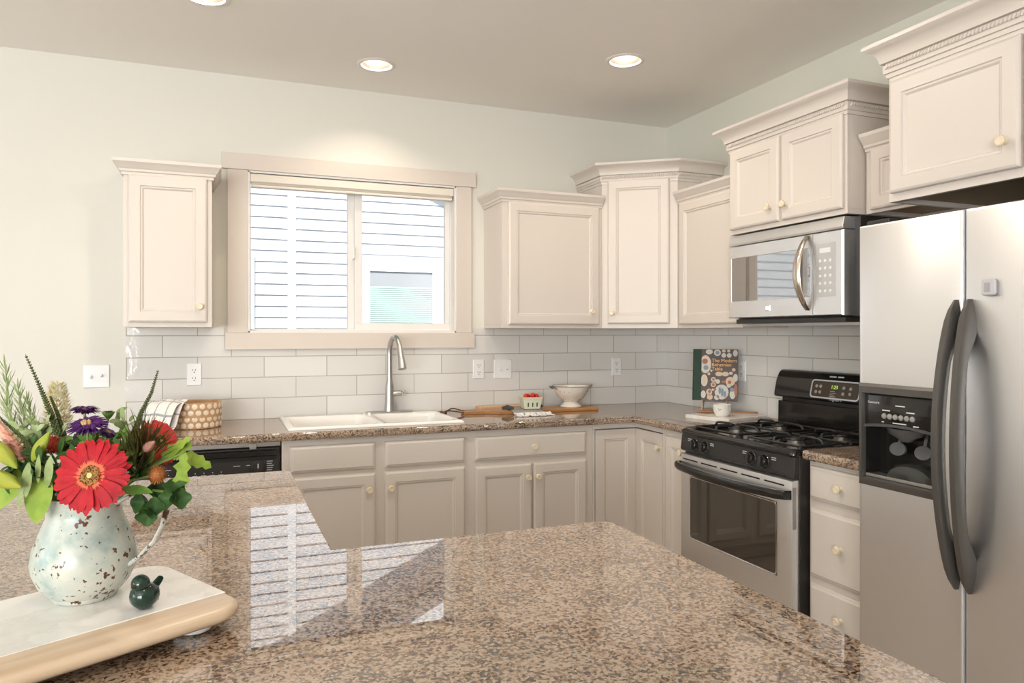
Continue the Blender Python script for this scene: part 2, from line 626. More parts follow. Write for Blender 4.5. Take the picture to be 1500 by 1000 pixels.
# tiled splash-back, in pieces round the window casing
bb = B()
bb.box(-3.213, -2.75, -0.009, -0.0005, 0.914, 1.402)
bb.box(-2.75, -1.355, -0.009, -0.0005, 0.914, 1.30)
bb.box(-1.355, -0.0005, -0.009, -0.0005, 0.914, 1.402)
struct('trim_1', bb, TILE_B)
struct('trim_2', B().box(-0.009, -0.0005, -3.3, -0.009, 0.90, 1.48), TILE_R)

# ------------------------------------------------------------------ kitchen window and what lies beyond
w1 = thing('window_1', 'white sliding window over the sink with wide greige casing', 'window', (0, 0, 0))
w1['kind'] = 'structure'
cs = B()
cs.box(-2.736, WX0, -0.020, -0.0005, 1.376, 2.241)
cs.box(WX1, -1.378, -0.020, -0.0005, 1.376, 2.241)
cs.box(-2.764, -1.352, -0.026, -0.0005, 2.2412, 2.326)
cs.box(-2.748, -1.359, -0.026, -0.0095, 1.286, 1.3758)
build('casing', cs, TRIM, w1, 0.0025)
jb = B()
jb.box(WX0 - 0.001, WX0 + 0.011, -0.018, 0.128, WZ0, WZ1)
jb.box(WX1 - 0.011, WX1 + 0.001, -0.018, 0.128, WZ0, WZ1)
jb.box(WX0, WX1, -0.018, 0.128, WZ0 - 0.001, WZ0 + 0.010)
jb.box(WX0, WX1, -0.018, 0.128, WZ1 - 0.010, WZ1 + 0.001)
build('jamb', jb, VINYL, w1, 0.001)
fr = B()
fx0, fx1, fz0, fz1 = WX0 + 0.011, WX1 - 0.011, WZ0 + 0.010, WZ1 - 0.010
fr.box(fx0, fx0 + 0.006, 0.05, 0.12, fz0, fz1)
fr.box(fx1 - 0.006, fx1, 0.05, 0.12, fz0, fz1)
fr.box(fx0 + 0.006, fx1 - 0.006, 0.05, 0.12, fz0, fz0 + 0.010)
fr.box(fx0 + 0.006, fx1 - 0.006, 0.05, 0.12, fz1 - 0.02, fz1)
fr.box(-2.092, -2.058, 0.085, 0.12, fz0 + 0.010, fz1 - 0.02)
build('frame', fr, VINYL, w1, 0.001)
sa = B()
sx0, sx1 = -2.058, -1.492
sa.box(sx0, sx0 + 0.042, 0.052, 0.084, fz0 + 0.046, fz1 - 0.045)
sa.box(sx1 - 0.030, sx1, 0.052, 0.084, fz0 + 0.046, fz1 - 0.045)
sa.box(sx0, sx1, 0.052, 0.084, fz0 + 0.006, fz0 + 0.046)
sa.box(sx0, sx1, 0.052, 0.084, fz1 - 0.045, fz1 - 0.02)
sash = build('sash', sa, VINYL, w1, 0.002)
build('pane', B().box(fx0 + 0.006, -2.09, 0.100, 0.104, fz0 + 0.01, fz1 - 0.02), GLASS, w1)
build('pane', B().box(sx0 + 0.042, sx1 - 0.030, 0.066, 0.070, fz0 + 0.046, fz1 - 0.045), GLASS, sash)
lt = B()
lt.tube([(-2.066, 0.05, 1.865), (-2.066, 0.034, 1.855), (-2.066, 0.034, 1.80), (-2.066, 0.05, 1.79)], 0.006, 8)
build('latch', lt, WHITE, sash)

bl = thing('window_blind', 'cream slatted blind drawn right up at the head of the sink window', 'blind', (-2.055, 0.02, 2.150))
hb = B()
hb.box(-0.562, 0.562, -0.022, 0.022, 0.048, 0.078)
build('headrail', hb, VINYL, bl, 0.002)
sl = B()
for k in range(9):
    sl.box(-0.560, 0.560, -0.024, 0.024, 0.022 + k * 0.0028, 0.0240 + k * 0.0028)
sl.box(-0.560, 0.560, -0.024, 0.024, 0.008, 0.020)
build('slats', sl, mat('cream blind slat', (0.76, 0.70, 0.62), 0.5), bl)
vb = B()
vb.nested(-0.568, 0.568, 0.032, 0.076, -0.024, [(0, 0), (0, 0.006), (0.004, 0.009)])
build('valance', vb, mat('cream blind slat', (0.76, 0.70, 0.62), 0.5), bl)
build('cord', B().tube([(-0.566, -0.02, 0.04), (-0.566, -0.02, -0.04)], 0.0016, 6), WHITE, bl)

# neighbouring house
NY = 3.8
RAKE = lambda x: 3.524 - 0.484 * (x + 1.004)
nh = thing('house', 'white sided house seen outside through the sink window', 'house', (-2.0, NY, -0.3))
nh_off = Vector((-2.0, NY, -0.3))
OFFM = Matrix.Translation(-nh_off)
sb = B()
RIDGE = -5.5
k = 0
z = -0.3
while z < 5.2:
    zt = z + 0.115
    xr = min(3.2, -1.004 + (3.524 - z) / 0.484)
    xl = max(-9.0, 2 * RIDGE - xr) if xr < 3.2 else -9.0
    xl = -9.0
    if xr > -8.9:
        sb.add([(xl, NY - 0.015, z), (xr, NY - 0.015, z), (xr, NY, zt), (xl, NY, zt), (xl, NY, z), (xr, NY, z)],
               [(0, 1, 2, 3), (4, 5, 1, 0)], OFFM)
    z = zt
build('siding_wall', sb, SIDING, nh, recalc=False)
tb = B()
tb.box(-2.104, -2.022, NY - 0.03, NY, -0.3, RAKE(-2.06) - 0.02, OFFM)
build('corner_board', tb, XTRIM, nh)
rf = B()
prof = [(y, dz) for y, dz in ((NY - 0.5, 0.0), (NY - 0.5, 0.14), (NY + 5, 0.14), (NY + 5, 0.0))]
rf.loft([[(x, y, RAKE(x) + dz + 0.012) for y, dz in prof] for x in (RIDGE, 3.6)], True, True, True, OFFM)
build('roof', rf, SHINGLE, nh)
sf = B()
sf.loft([[(x, y, RAKE(x) + dz) for y, dz in ((NY - 0.49, -0.004), (NY - 0.49, 0.010), (NY, 0.010), (NY, -0.004))] for x in (RIDGE, 3.58)], True, True, True, OFFM)
build('soffit', sf, SOFFIT, nh)
fa = B()
fa.loft([[(x, y, RAKE(x) + dz) for y, dz in ((NY - 0.525, -0.03), (NY - 0.525, 0.13), (NY - 0.495, 0.13), (NY - 0.495, -0.03))] for x in (RIDGE, 3.6)], True, True, True, OFFM)
build('fascia', fa, XTRIM, nh)
def house_window(x0, x1, z0, z1):
    f = B()
    c = 0.095
    f.box(x0 - c, x0, NY - 0.052, NY, z0 - c, z1 + c, OFFM)
    f.box(x1, x1 + c, NY - 0.052, NY, z0 - c, z1 + c, OFFM)
    f.box(x0, x1, NY - 0.052, NY, z1, z1 + c, OFFM)
    f.box(x0, x1, NY - 0.052, NY, z0 - c, z0, OFFM)
    win = build('window', f, XTRIM, nh)
    g = B()
    e = 0.055
    g.box(x0, x0 + e, NY - 0.046, NY, z0, z1, OFFM)
    g.box(x1 - e, x1, NY - 0.046, NY, z0, z1, OFFM)
    g.box(x0 + e, x1 - e, NY - 0.046, NY, z1 - e, z1, OFFM)
    g.box(x0 + e, x1 - e, NY - 0.046, NY, z0, z0 + e, OFFM)
    build('sash', g, WHITE, win)
    s = B()
    k = z0 + e
    while k < z1 - e - 0.17:
        s.add([(x0 + e, NY - 0.032, k), (x1 - e - 0.012, NY - 0.032, k), (x1 - e - 0.012, NY - 0.028, k + 0.0195), (x0 + e, NY - 0.028, k + 0.0195)], [(0, 1, 2, 3)], OFFM)
        k += 0.022
    build('blind', s, MINI, win)
    build('pane', B().box(x0 + e, x1 - e, NY - 0.026, NY - 0.020, z0 + e, z1 - e, OFFM), mat('shaded window pane', (0.33, 0.33, 0.345), 0.12), win)
house_window(-1.31, -0.50, 0.75, 2.10)
house_window(-3.40, -2.53, 0.75, 2.09)
gr = struct('ground', B().box(-16, 8, -20, 14, -0.42, -0.3), GROUND)

# windows and patio door behind the viewer
def plain_window(name, x0, x1, y0, y1, z0, z1, along):
    b = B()
    t = 0.06
    if along == 'x':
        for a, c, d, e in ((x0, x0 + t, z0, z1), (x1 - t, x1, z0, z1), (x0 + t, x1 - t, z0, z0 + t), (x0 + t, x1 - t, z1 - t, z1),
                           ((x0 + x1) / 2 - 0.03, (x0 + x1) / 2 + 0.03, z0 + t, z1 - t)):
            b.box(a, c, y0, y1, d, e)
        p = B().box(x0 + t, x1 - t, (y0 + y1) / 2, (y0 + y1) / 2 + 0.005, z0 + t, z1 - t)
    else:
        for a, c, d, e in ((y0, y0 + t, z0, z1), (y1 - t, y1, z0, z1), (y0 + t, y1 - t, z0, z0 + t), (y0 + t, y1 - t, z1 - t, z1),
                           ((y0 + y1) / 2 - 0.03, (y0 + y1) / 2 + 0.03, z0 + t, z1 - t)):
            b.box(x0, x1, a, c, d, e)
        p = B().box((x0 + x1) / 2, (x0 + x1) / 2 + 0.005, y0 + t, y1 - t, z0 + t, z1 - t)
    o = struct(name, b, VINYL)
    build('pane', p, GLASS, o)
plain_window('window_2', -7.3, -5.8, FRONT_Y - 0.1, FRONT_Y - 0.02, 0.5, 2.4, 'x')
plain_window('window_3', -5.62, -4.12, FRONT_Y - 0.1, FRONT_Y - 0.02, 0.5, 2.4, 'x')
plain_window('window_4', LEFT_X - 0.1, LEFT_X - 0.02, -4.9, -2.3, 0.2, 2.3, 'y')
struct('sun_block_slab', B().box(LEFT_X - 0.12, 0.12, FRONT_Y - 3.2, FRONT_Y - 0.12, 2.62, 2.74), CEILP)     # unseen slab added outside the front wall to keep sun out of the windows

# ------------------------------------------------------------------ recessed ceiling lights
for i, (x, y) in enumerate(CANS):
    lab = ['lit recessed ceiling light above the sink window', 'lit recessed ceiling light nearest the corner cabinet',
           'recessed ceiling light cut off by the top edge of the picture'][i]
    t = thing('ceiling_light', lab, 'light', (x, y, CEIL), 0, 'recessed ceiling lights')
    build('trim_ring', B().lathe([(0.074, 0.012), (0.0745, 0.0), (0.077, -0.004), (0.090, -0.0045), (0.098, -0.001), (0.098, 0.0)], 40, None, False, False), mat('white ring paint', (0.85, 0.83, 0.80), 0.4), t)
    build('baffle', B().lathe([(0.075, 0.0), (0.071, 0.020)], 40, None, False, False), mat('shade-toned can lining', (0.013, 0.009, 0.006), 0.6), t)  # near-black tone puts the rim's shaded look into the colour
    build('reflector', B().lathe([(0.071, 0.020), (0.068, 0.034), (0.062, 0.062), (0.062, 0.07)], 40, None, False, False), mat('dimmed can lining', (0.045, 0.034, 0.025), 0.6), t)  # colour darkened to tame the lit lining, lighter than the shaded rim
    build('lens', B().lathe([(0.066, 0.064), (0.066, 0.066)], 32), BULB, t)
    lo = lamp('disk_lamp', 'AREA', 4.2, (1.0, 0.86, 0.69), (0, 0, 0.058), (0, 0, -1), shape='DISK', size=0.06)
    lo.parent = t

# ------------------------------------------------------------------ cabinets
DOOR = [(0, 0), (0, 0.012), (0.003, 0.016), (0.010, 0.0195), (0.050, 0.0195), (0.053, 0.0145), (0.057, 0.0155), (0.060, 0.0145), (0.066, 0.0085)]
SLAB = [(0, 0), (0, 0.010), (0.003, 0.0135), (0.007, 0.0145), (0.014, 0.0195)]
KN = [(0.0095, 0), (0.0075, 0.003), (0.0058, 0.010), (0.0065, 0.014), (0.0150, 0.018), (0.0165, 0.022), (0.0155, 0.026), (0.0118, 0.0285), (0.0100, 0.0275), (0.004, 0.0278)]
RXM = Matrix.Rotation(PI / 2, 4, 'X')     # lathe axis z -> -y
def knob(x, y, z, parent, M=None):
    T = Matrix.Translation((x, y, z)) @ RXM
    if M is not None:
        T = M @ T
    return build('knob', B().lathe(KN, 20, T), KNOB, parent)
def door(parent, x0, x1, z0, z1, y, kn=None, M=None, loops=DOOR, name='door'):
    d = build(name, B().nested(x0, x1, z0, z1, y, loops, M), CAB, parent, ang=0.22)
    if kn:
        knob(kn[0], y - 0.019, kn[1], d, M)
    return d
CROWN_S = [(0, -0.022), (0.007, -0.022), (0.009, -0.010), (0.016, -0.006), (0.018, 0.004), (0.026, 0.012), (0.034, 0.026), (0.042, 0.034), (0.044, 0.048), (0, 0.048)]
CROWN_L = [(0, -0.030), (0.006, -0.030), (0.007, -0.016), (0.013, -0.014), (0.014, -0.002), (0.014, 0.015), (0.008, 0.017), (0.008, 0.021), (0.021, 0.022), (0.023, 0.034), (0.029, 0.050), (0.044, 0.066), (0.058, 0.072), (0.062, 0.076), (0.062, 0.088), (0, 0.088)]
def carcass(w, d, h):
    b = B()
    b.box(0, w, -d + 0.018, 0, 0.022, h)
    b.box(0, w, -d, -d + 0.018, 0, h)
    b.box(0, 0.018, -d + 0.018, 0, 0, 0.022)
    b.box(w - 0.018, w, -d + 0.018, 0, 0, 0.022)
    return b
def rope(path, z, out=0.019):
    b = B()
    for (a, c) in zip(path, path[1:]):
        a, c = Vector(a), Vector(c)
        L = (c - a).length
        d = (c - a) / L
        nr = Vector((d.y, -d.x))
        n = max(1, int(L / 0.0125))
        for i in range(n):
            p = a + d * (L * (i + 0.5) / n) + nr * (out - 0.001)
            T = Matrix.Translation((p.x, p.y, z)) @ Matrix.Rotation(math.atan2(d.y, d.x), 4, 'Z') @ Matrix.Rotation(0.6, 4, 'Y')
            b.ell((0, 0, 0), (0.0052, 0.006, 0.0098), 6, 4, T)
    return b
def upper(label, loc, rz, w, d, h, doors, crown, wrap=(True, True), under=False):
    loc = (loc[0] - 0.002, loc[1] - 0.002, loc[2])
    t = thing('upper_cabinet', label, 'cabinet', loc, rz, 'wall cabinets')
    build('body', carcass(w, d, h), CAB, t, 0.0012)
    if under:
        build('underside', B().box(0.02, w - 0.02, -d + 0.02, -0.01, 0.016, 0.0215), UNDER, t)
    for dd in doors:
        door(t, *dd[:4], -d, dd[4] if len(dd) > 4 else None)
    path = []
    if wrap[0]:
        path.append((0, 0))
    path += [(0, -d), (w, -d)]
    if wrap[1]:
        path.append((w, 0))
    cr = build('crown_moulding', B().sweep(CROWN_L if crown == 'L' else CROWN_S, path, h), CAB, t, ang=0.5)
    if crown == 'L':
        build('rope_moulding', rope(path, h + 0.007), CAB, cr)
    return t

UZ = 1.402
upper('narrow greige wall cabinet left of the sink window', (-3.191, 0, UZ), 0, 0.384, 0.305, 0.735,
      [(0.022, 0.362, 0.022, 0.715, (0.330, 0.099))], 'S')
upper('wide single door greige wall cabinet right of the sink window', (-1.292, 0, UZ), 0, 0.636, 0.305, 0.735,
      [(0.033, 0.612, 0.020, 0.715, (0.556, 0.099))], 'S', (True, False))
upper('greige wall cabinet between the corner cabinet and the microwave', (0, -0.585, UZ), R90, 0.555, 0.305, 0.735,
      [(0.022, 0.54, 0.020, 0.715, None)], 'S', (False, False))
upper('two door greige wall cabinet standing forward over the microwave', (0, -1.163, 1.862), R90, 0.735, 0.40, 0.435,
      [(0.014, 0.356, 0.022, 0.412, (0.306, 0.090)), (0.374, 0.722, 0.022, 0.412, (0.404, 0.090))], 'L')
upper('low greige wall cabinet tucked between microwave and refrigerator', (0, -1.905, 1.862), R90, 0.300, 0.305, 0.275,
      [(0.03, 0.29, 0.012, 0.262, None)], 'S', (False, False), True)
upper('large deep greige cabinet mounted over the refrigerator', (0, -2.279, 1.828), R90, 0.93, 0.61, 0.462,
      [(0.014, 0.460, 0.028, 0.415, (0.418, 0.110)), (0.470, 0.916, 0.028, 0.415, (0.512, 0.110))], 'L', (True, True), True)

# diagonal corner cabinet
cc = thing('upper_cabinet', 'tall diagonal greige corner cabinet with rope crown', 'cabinet', (-0.002, -0.002, UZ), 0, 'wall cabinets')
PA, PB = Vector((-0.655, -0.305)), Vector((-0.305, -0.572))
HC = 0.895
cp = [(-0.001, -0.001), (-0.655, -0.001), tuple(PA), tuple(PB), (-0.001, -0.572)]
build('body', B().prism(cp, 0, HC), CAB, cc, 0.0012)
dv = (PB - PA)
LD = dv.length
MD = Matrix.Translation((PA.x, PA.y, 0)) @ Matrix.Rotation(math.atan2(dv.y, dv.x), 4, 'Z')
door(cc, 0.035, LD - 0.045, 0.026, HC - 0.018, 0, (0.063, 0.090), MD)
cpath = [(-0.655, 0), tuple(PA), tuple(PB), (0, -0.572)]
cr = build('crown_moulding', B().sweep(CROWN_L, cpath, HC - 0.010), CAB, cc, ang=0.5)
build('rope_moulding', rope(cpath, HC - 0.003), CAB, cr)

BD, BH = 0.61, 0.876
def base_body(w, d=BD, left=True):
    b = B()
    b.box(0, w, -d, -0.012, 0.105, BH - 0.0005)
    b.box(0, w, -d + 0.07, -0.012, 0.0, 0.105)
    return b
def base(label, loc, rz, w):
    t = thing('base_cabinet', label, 'cabinet', loc, rz, 'base cabinets')
    build('body', base_body(w), CAB, t, 0.0012)
    return t
_bb = base_body
def base_body(w, d=BD):
    b = B()
    b.box(0, w, -d, -d + 0.018, 0.105, BH - 0.0005)
    b.box(0, 0.018, -d + 0.018, -0.012, 0.105, BH - 0.0005)
    b.box(w - 0.018, w, -d + 0.018, -0.012, 0.105, BH - 0.0005)
    b.box(0.018, w - 0.018, -d + 0.018, -0.012, 0.105, 0.123)
    b.box(0.018, w - 0.018, -0.02, -0.012, 0.123, 0.70)
    b.box(0, w, -d + 0.07, -0.012, 0.0, 0.105)
    return b
t = base('greige sink base cabinet with two false drawer fronts, under the white sink', (-2.507, 0, 0), 0, 0.907)
x0 = 2.507
door(t, 0.034, 0.432, 0.720, 0.846, -BD, None, None, SLAB, 'false_front')
door(t, 0.479, 0.888, 0.720, 0.846, -BD, None, None, SLAB, 'false_front')
door(t, 0.034, 0.432, 0.150, 0.697, -BD, (0.400, 0.620))
door(t, 0.479, 0.888, 0.150, 0.697, -BD, (0.506, 0.620))
base_body = _bb
t = base('greige base cabinet with one wide drawer over two doors, right of the sink', (-1.600, 0, 0), 0, 0.715)
door(t, 0.036, 0.672, 0.722, 0.842, -BD, (0.358, 0.779), None, SLAB, 'drawer')
door(t, 0.036, 0.350, 0.150, 0.690, -BD, (0.324, 0.620))
door(t, 0.360, 0.672, 0.150, 0.690, -BD, (0.380, 0.620))

# corner cabinet with a folding pair of doors set into the inside corner
lz = thing('base_cabinet', 'greige corner base cabinet with folding door in the inside corner', 'cabinet', (0, 0, 0), 0, 'base cabinets')
cb = B()
cb.prism([(-0.884, -0.012), (-0.884, -BD + 0.05), (-BD + 0.05, -BD + 0.05), (-BD + 0.05, -0.902), (-0.012, -0.902), (-0.012, -0.012)], 0.105, BH - 0.0005)
cb.prism([(-0.884, -0.012), (-0.884, -BD + 0.12), (-BD + 0.12, -BD + 0.12), (-BD + 0.12, -0.902), (-0.012, -0.902), (-0.012, -0.012)], 0.0, 0.105)
cb.prism([(-0.884, -BD), (-BD, -BD), (-BD, -0.902), (-BD + 0.05, -0.902), (-BD + 0.05, -BD + 0.05), (-0.884, -BD + 0.05)], 0.848, BH - 0.0005)
cb.prism([(-0.884, -BD), (-BD, -BD), (-BD, -0.902), (-BD + 0.05, -0.902), (-BD + 0.05, -BD + 0.05), (-0.884, -BD + 0.05)], 0.105, 0.14)
cb.box(-0.884, -0.869, -BD, -BD + 0.05, 0.14, 0.848)
cb.box(-BD, -BD + 0.05, -0.902, -0.880, 0.14, 0.848)
build('body', cb, CAB, lz, 0.001)
FLAT = [(0, 0), (0, 0.019), (0.001, 0.020), (0.052, 0.020), (0.055, 0.015), (0.059, 0.016), (0.062, 0.015), (0.067, 0.010)]
door(lz, -0.863, -0.607, 0.145, 0.841, -BD + 0.022, None, None, FLAT)
MR = Matrix.Rotation(R90, 4, 'Z')
door(lz, 0.6088, 0.873, 0.145, 0.841, -BD + 0.022, (0.846, 0.765), MR, FLAT)

t = base('narrow greige base cabinet between the corner and the gas range', (0, -0.904, 0), R90, 0.234)
door(t, 0.022, 0.212, 0.150, 0.842, -BD, (0.180, 0.775))
t = base('greige stack of three drawers between range and refrigerator', (0, -1.912, 0), R90, 0.365)
door(t, 0.012, 0.345, 0.725, 0.855, -BD, (0.172, 0.792), None, SLAB, 'drawer')
door(t, 0.012, 0.345, 0.425, 0.690, -BD, (0.172, 0.565), None, SLAB, 'drawer')
door(t, 0.012, 0.345, 0.150, 0.395, -BD, (0.172, 0.300), None, SLAB, 'drawer')

# ------------------------------------------------------------------ worktops
def edge_profile(z):
    h = 0.038
    return [(0, 0), (0, h), (0.004, h), (0.009, h - 0.0015), (0.0125, h - 0.005), (0.014, h - 0.010), (0.014, 0.010), (0.0125, 0.005), (0.009, 0.0015), (0.004, 0)]
wt = B()
sx = (-2.462, -1.622, -0.565, -0.045)       # sink cut-out
L_ = -3.205
F_ = -0.636
outer = [(L_, -0.0095), (L_, F_), (F_, F_), (F_, -1.140), (-0.0095, -1.140), (-0.0095, -0.0095), (sx[0], -0.0095)]
hole = [(sx[0], sx[3]), (sx[1], sx[3]), (sx[1], sx[2]), (sx[0], sx[2]), (sx[0], sx[3])]
wt.prism([(L_, -0.0095), (L_, F_), (sx[0], F_), (sx[0], -0.0095)], BH, 0.914)
wt.prism([(sx[0], F_), (sx[1], F_), (sx[1], sx[2]), (sx[0], sx[2])], BH, 0.914)
wt.prism([(sx[0], sx[3]), (sx[1], sx[3]), (sx[1], -0.0095), (sx[0], -0.0095)], BH, 0.914)
wt.prism([(sx[1], -0.0095), (sx[1], F_), (F_, F_), (F_, -1.140), (-0.0095, -1.140), (-0.0095, -0.0095)], BH, 0.914)
wt.sweep([(o, u) for o, u in edge_profile(0)], [(L_, -0.0095), (L_, F_), (F_, F_), (F_, -1.140)], BH)
w = build('countertop', wt, GRANITE)
tag(w, 'brown granite worktop along the back wall, holding the white sink', 'countertop')
wr = B()
wr.prism([(F_, -1.914), (F_, -2.282), (-0.0095, -2.282), (-0.0095, -1.914)], BH, 0.914)
wr.sweep(edge_profile(0), [(F_, -1.914), (F_, -2.282)], BH)
tag(build('countertop', wr, GRANITE), 'small brown granite worktop between range and refrigerator', 'countertop')
isl = B()
IP = [(-4.5, -1.597), (-2.557, -1.597), (-2.557, -2.572), (-1.925, -2.572), (-1.900, -2.582), (-1.889, -2.607), (-1.889, -3.70), (-4.5, -3.70)]
isl.prism(IP, BH, 0.914)
tag(build('island_countertop', isl, GRANITE, None, 0.006, None, 3), 'L-shaped polished granite island top in front, under the flower jug', 'countertop')
ib = thing('island_cabinet', 'greige cabinets under the L-shaped island top', 'cabinet', (-3.2, -2.7, 0))
b = B()
b.box(-1.25, 0.61, 0.165, 1.07, 0.10, BH - 0.001)
b.box(-1.25, 1.27, -0.62, 0.10, 0.10, BH - 0.001)
b.box(-1.25, 0.61, 0.10, 0.165, 0.10, BH - 0.001)
build('body', b, CAB, ib, 0.002)
build('toe_kick', B().box(-1.18, 0.54, 0.06, 1.0, 0, 0.10).box(-1.18, 1.2, -0.55, 0.06, 0, 0.10), CAB, ib)
MI = Matrix.Rotation(PI, 4, 'Z')
for a in (-1.22, -0.93):
    door(ib, a, a + 0.28, 0.15, 0.84, -0.10, None, MI)
MJ = Matrix.Rotation(PI / 2, 4, 'Z')
for a in (0.20, 0.63):
    door(ib, a, a + 0.42, 0.15, 0.84, -0.61, None, MJ)

# ------------------------------------------------------------------ sink and faucet
def rrect(x0, x1, y0, y1, z, r, n=5):
    pts = []
    for cx, cy, a0 in ((x1 - r, y1 - r, 0), (x0 + r, y1 - r, 90), (x0 + r, y0 + r, 180), (x1 - r, y0 + r, 270)):
        for i in range(n + 1):
            a = math.radians(a0 + 90 * i / n)
            pts.append((cx + r * math.cos(a), cy + r * math.sin(a), z))
    return pts
sk = thing('sink', 'white double bowl drop-in sink below the window', 'sink', (-2.042, -0.305, 0.914))
def bowl(xa, xb, ha, hb_, left):
    b = B()
    e = 1e-4
    rings = [rrect(xa, xb, -0.275, 0.272, 0.0005, 0.001), rrect(xa, xb, -0.275, 0.272, 0.006, 0.001)]
    i0 = 0.008
    xa2 = xa + (i0 if left else 0)
    xb2 = xb - (0 if left else i0)
    rings.append(rrect(xa2, xb2, -0.267, 0.264, 0.013, 0.001))
    rings += [rrect(ha - 0.008, hb_ + 0.008, -0.238, 0.168, 0.013, 0.045), rrect(ha, hb_, -0.230, 0.160, 0.008, 0.04),
              rrect(ha + 0.006, hb_ - 0.006, -0.224, 0.154, -0.02, 0.04), rrect(ha + 0.016, hb_ - 0.016, -0.214, 0.144, -0.155, 0.05),
              rrect(ha + 0.05, hb_ - 0.05, -0.18, 0.11, -0.175, 0.03)]
    b.loft(rings, False, True)
    return b
build('bowl', bowl(-0.433, 0.020, -0.395, -0.010, True), PORC, sk, ang=0.9)
build('bowl', bowl(0.020, 0.433, 0.050, 0.395, False), PORC, sk, ang=0.9)
for x in (-0.2, 0.22):
    build('drain', B().lathe([(0.04, -0.174), (0.04, -0.171), (0.025, -0.173)], 20, Matrix.Translation((x, -0.03, 0))), CHROME, sk)
fc = thing('faucet', 'brushed nickel gooseneck faucet standing behind the sink', 'faucet', (-1.886, -0.078, 0.9275))
build('base_plate', B().loft([rrect(-0.135, 0.135, -0.028, 0.028, 0, 0.027), rrect(-0.135, 0.135, -0.028, 0.028, 0.006, 0.027), rrect(-0.131, 0.131, -0.024, 0.024, 0.008, 0.023)]), NICKEL, fc)
build('column', B().lathe([(0.030, 0.008), (0.029, 0.02), (0.0255, 0.06), (0.0245, 0.11), (0.0235, 0.15), (0.017, 0.18), (0.0145, 0.22)], 20), NICKEL, fc)
path = [(0, 0, 0.20), (0.0, 0, 0.33)]
for i in range(1, 11):
    a = PI * i / 10 * 0.93
    path.append((0.012 * (1 - math.cos(a)), -0.078 * (1 - math.cos(a)), 0.335 + 0.088 * math.sin(a)))
spout = build('spout', B().tube(path, [0.0148] * 4 + [0.0142] * 8, 14), NICKEL, fc)
e = Vector(path[-1])
dd = (Vector(path[-1]) - Vector(path[-2])).normalized()
build('spray_head', B().tube([e - dd * 0.004, e + dd * 0.012, e + dd * 0.05, e + dd * 0.095, e + dd * 0.108, e + dd * 0.110],
                             [0.0155, 0.0165, 0.019, 0.0235, 0.024, 0.019], 16), NICKEL, fc)
lv = build('lever', B().tube([(0.018, 0, 0.105), (0.05, -0.006, 0.108), (0.068, -0.008, 0.109)], [0.0165, 0.0165, 0.015], 14), NICKEL, fc)
hd = B()
hd.tube([(0.066, -0.008, 0.109), (0.074, -0.009, 0.109), (0.078, -0.009, 0.109)], [0.013, 0.012, 0.006], 10)
for a in (0.3, 1.87, 3.44, 5.01):
    hd.tube([(0.074, -0.009, 0.109), (0.082, -0.009 + 0.02 * math.cos(a), 0.109 + 0.02 * math.sin(a))], [0.005, 0.0035], 6)
build('cross_handle', hd, CHROME, lv)

# ------------------------------------------------------------------ outlets and switches
def outlet(label, x, z, rz=0, loc=None):
    t = thing('outlet', label, 'outlet', loc or (x, -0.0095, z), rz, 'wall outlets')
    build('cover_plate', B().nested(-0.035, 0.035, -0.057, 0.057, 0, [(0, 0), (0, 0.003), (0.003, 0.006)]), WHITE, t)
    for s in (-1, 1):
        so = build('socket', B().loft([[(p[0], y, p[1] + s * 0.021) for p in [(0.017 * math.cos(a) , 0.0145 * math.sin(a)) for a in [2 * PI * i / 16 for i in range(16)]]] for y in (-0.005, -0.0078)]), WHITE, t)
        h = B()
        h.box(-0.008, -0.0055, -0.0082, -0.0070, s * 0.021 - 0.001, s * 0.021 + 0.008)
        h.box(0.0055, 0.008, -0.0082, -0.0070, s * 0.021 - 0.001, s * 0.021 + 0.008)
        h.box(-0.0025, 0.0025, -0.0082, -0.0070, s * 0.021 - 0.011, s * 0.021 - 0.006)
        build('slots', h, DARK, so)
    return t
def switch(label, x, y, z, ang):
    t = thing('light_switch', label, 'switch', (x, y, z), 0, 'double light switches')
    build('cover_plate', B().nested(-0.058, 0.058, -0.057, 0.057, 0, [(0, 0), (0, 0.003), (0.003, 0.006)]), WHITE, t)
    for k, sx_ in enumerate((-0.023, 0.023)):
        up = ang[k]
        T = Matrix.Translation((sx_, -0.006, 0)) @ Matrix.Rotation(0.5 * up, 4, 'X')
        build('toggle', B().box(-0.0045, 0.0045, -0.014, 0.002, -0.006, 0.006, T), WHITE, t, 0.001)
        build('screw', B().lathe([(0.003, 0), (0.003, 0.001)], 8, Matrix.Translation((sx_, -0.006, 0.03)) @ RXM), WHITE, t)
outlet('white outlet on the tile left of the window, above the dotted basket', -2.896, 1.158)
outlet('white outlet directly below the right end of the window casing', -1.332, 1.157)
outlet('white outlet on the back tile near the inside corner', -0.388, 1.157)
outlet('white outlet on the right wall tile half hidden by the cookbook', 0, 0, R90, (-0.0095, -0.775, 1.157))
switch('white double light switch on the plain wall behind the flowers', -3.343, -0.0005, 1.159, (1, -1))
switch('white double light switch on the back tile beside the right hand outlet', -1.176, -0.0095, 1.156, (1, -1))

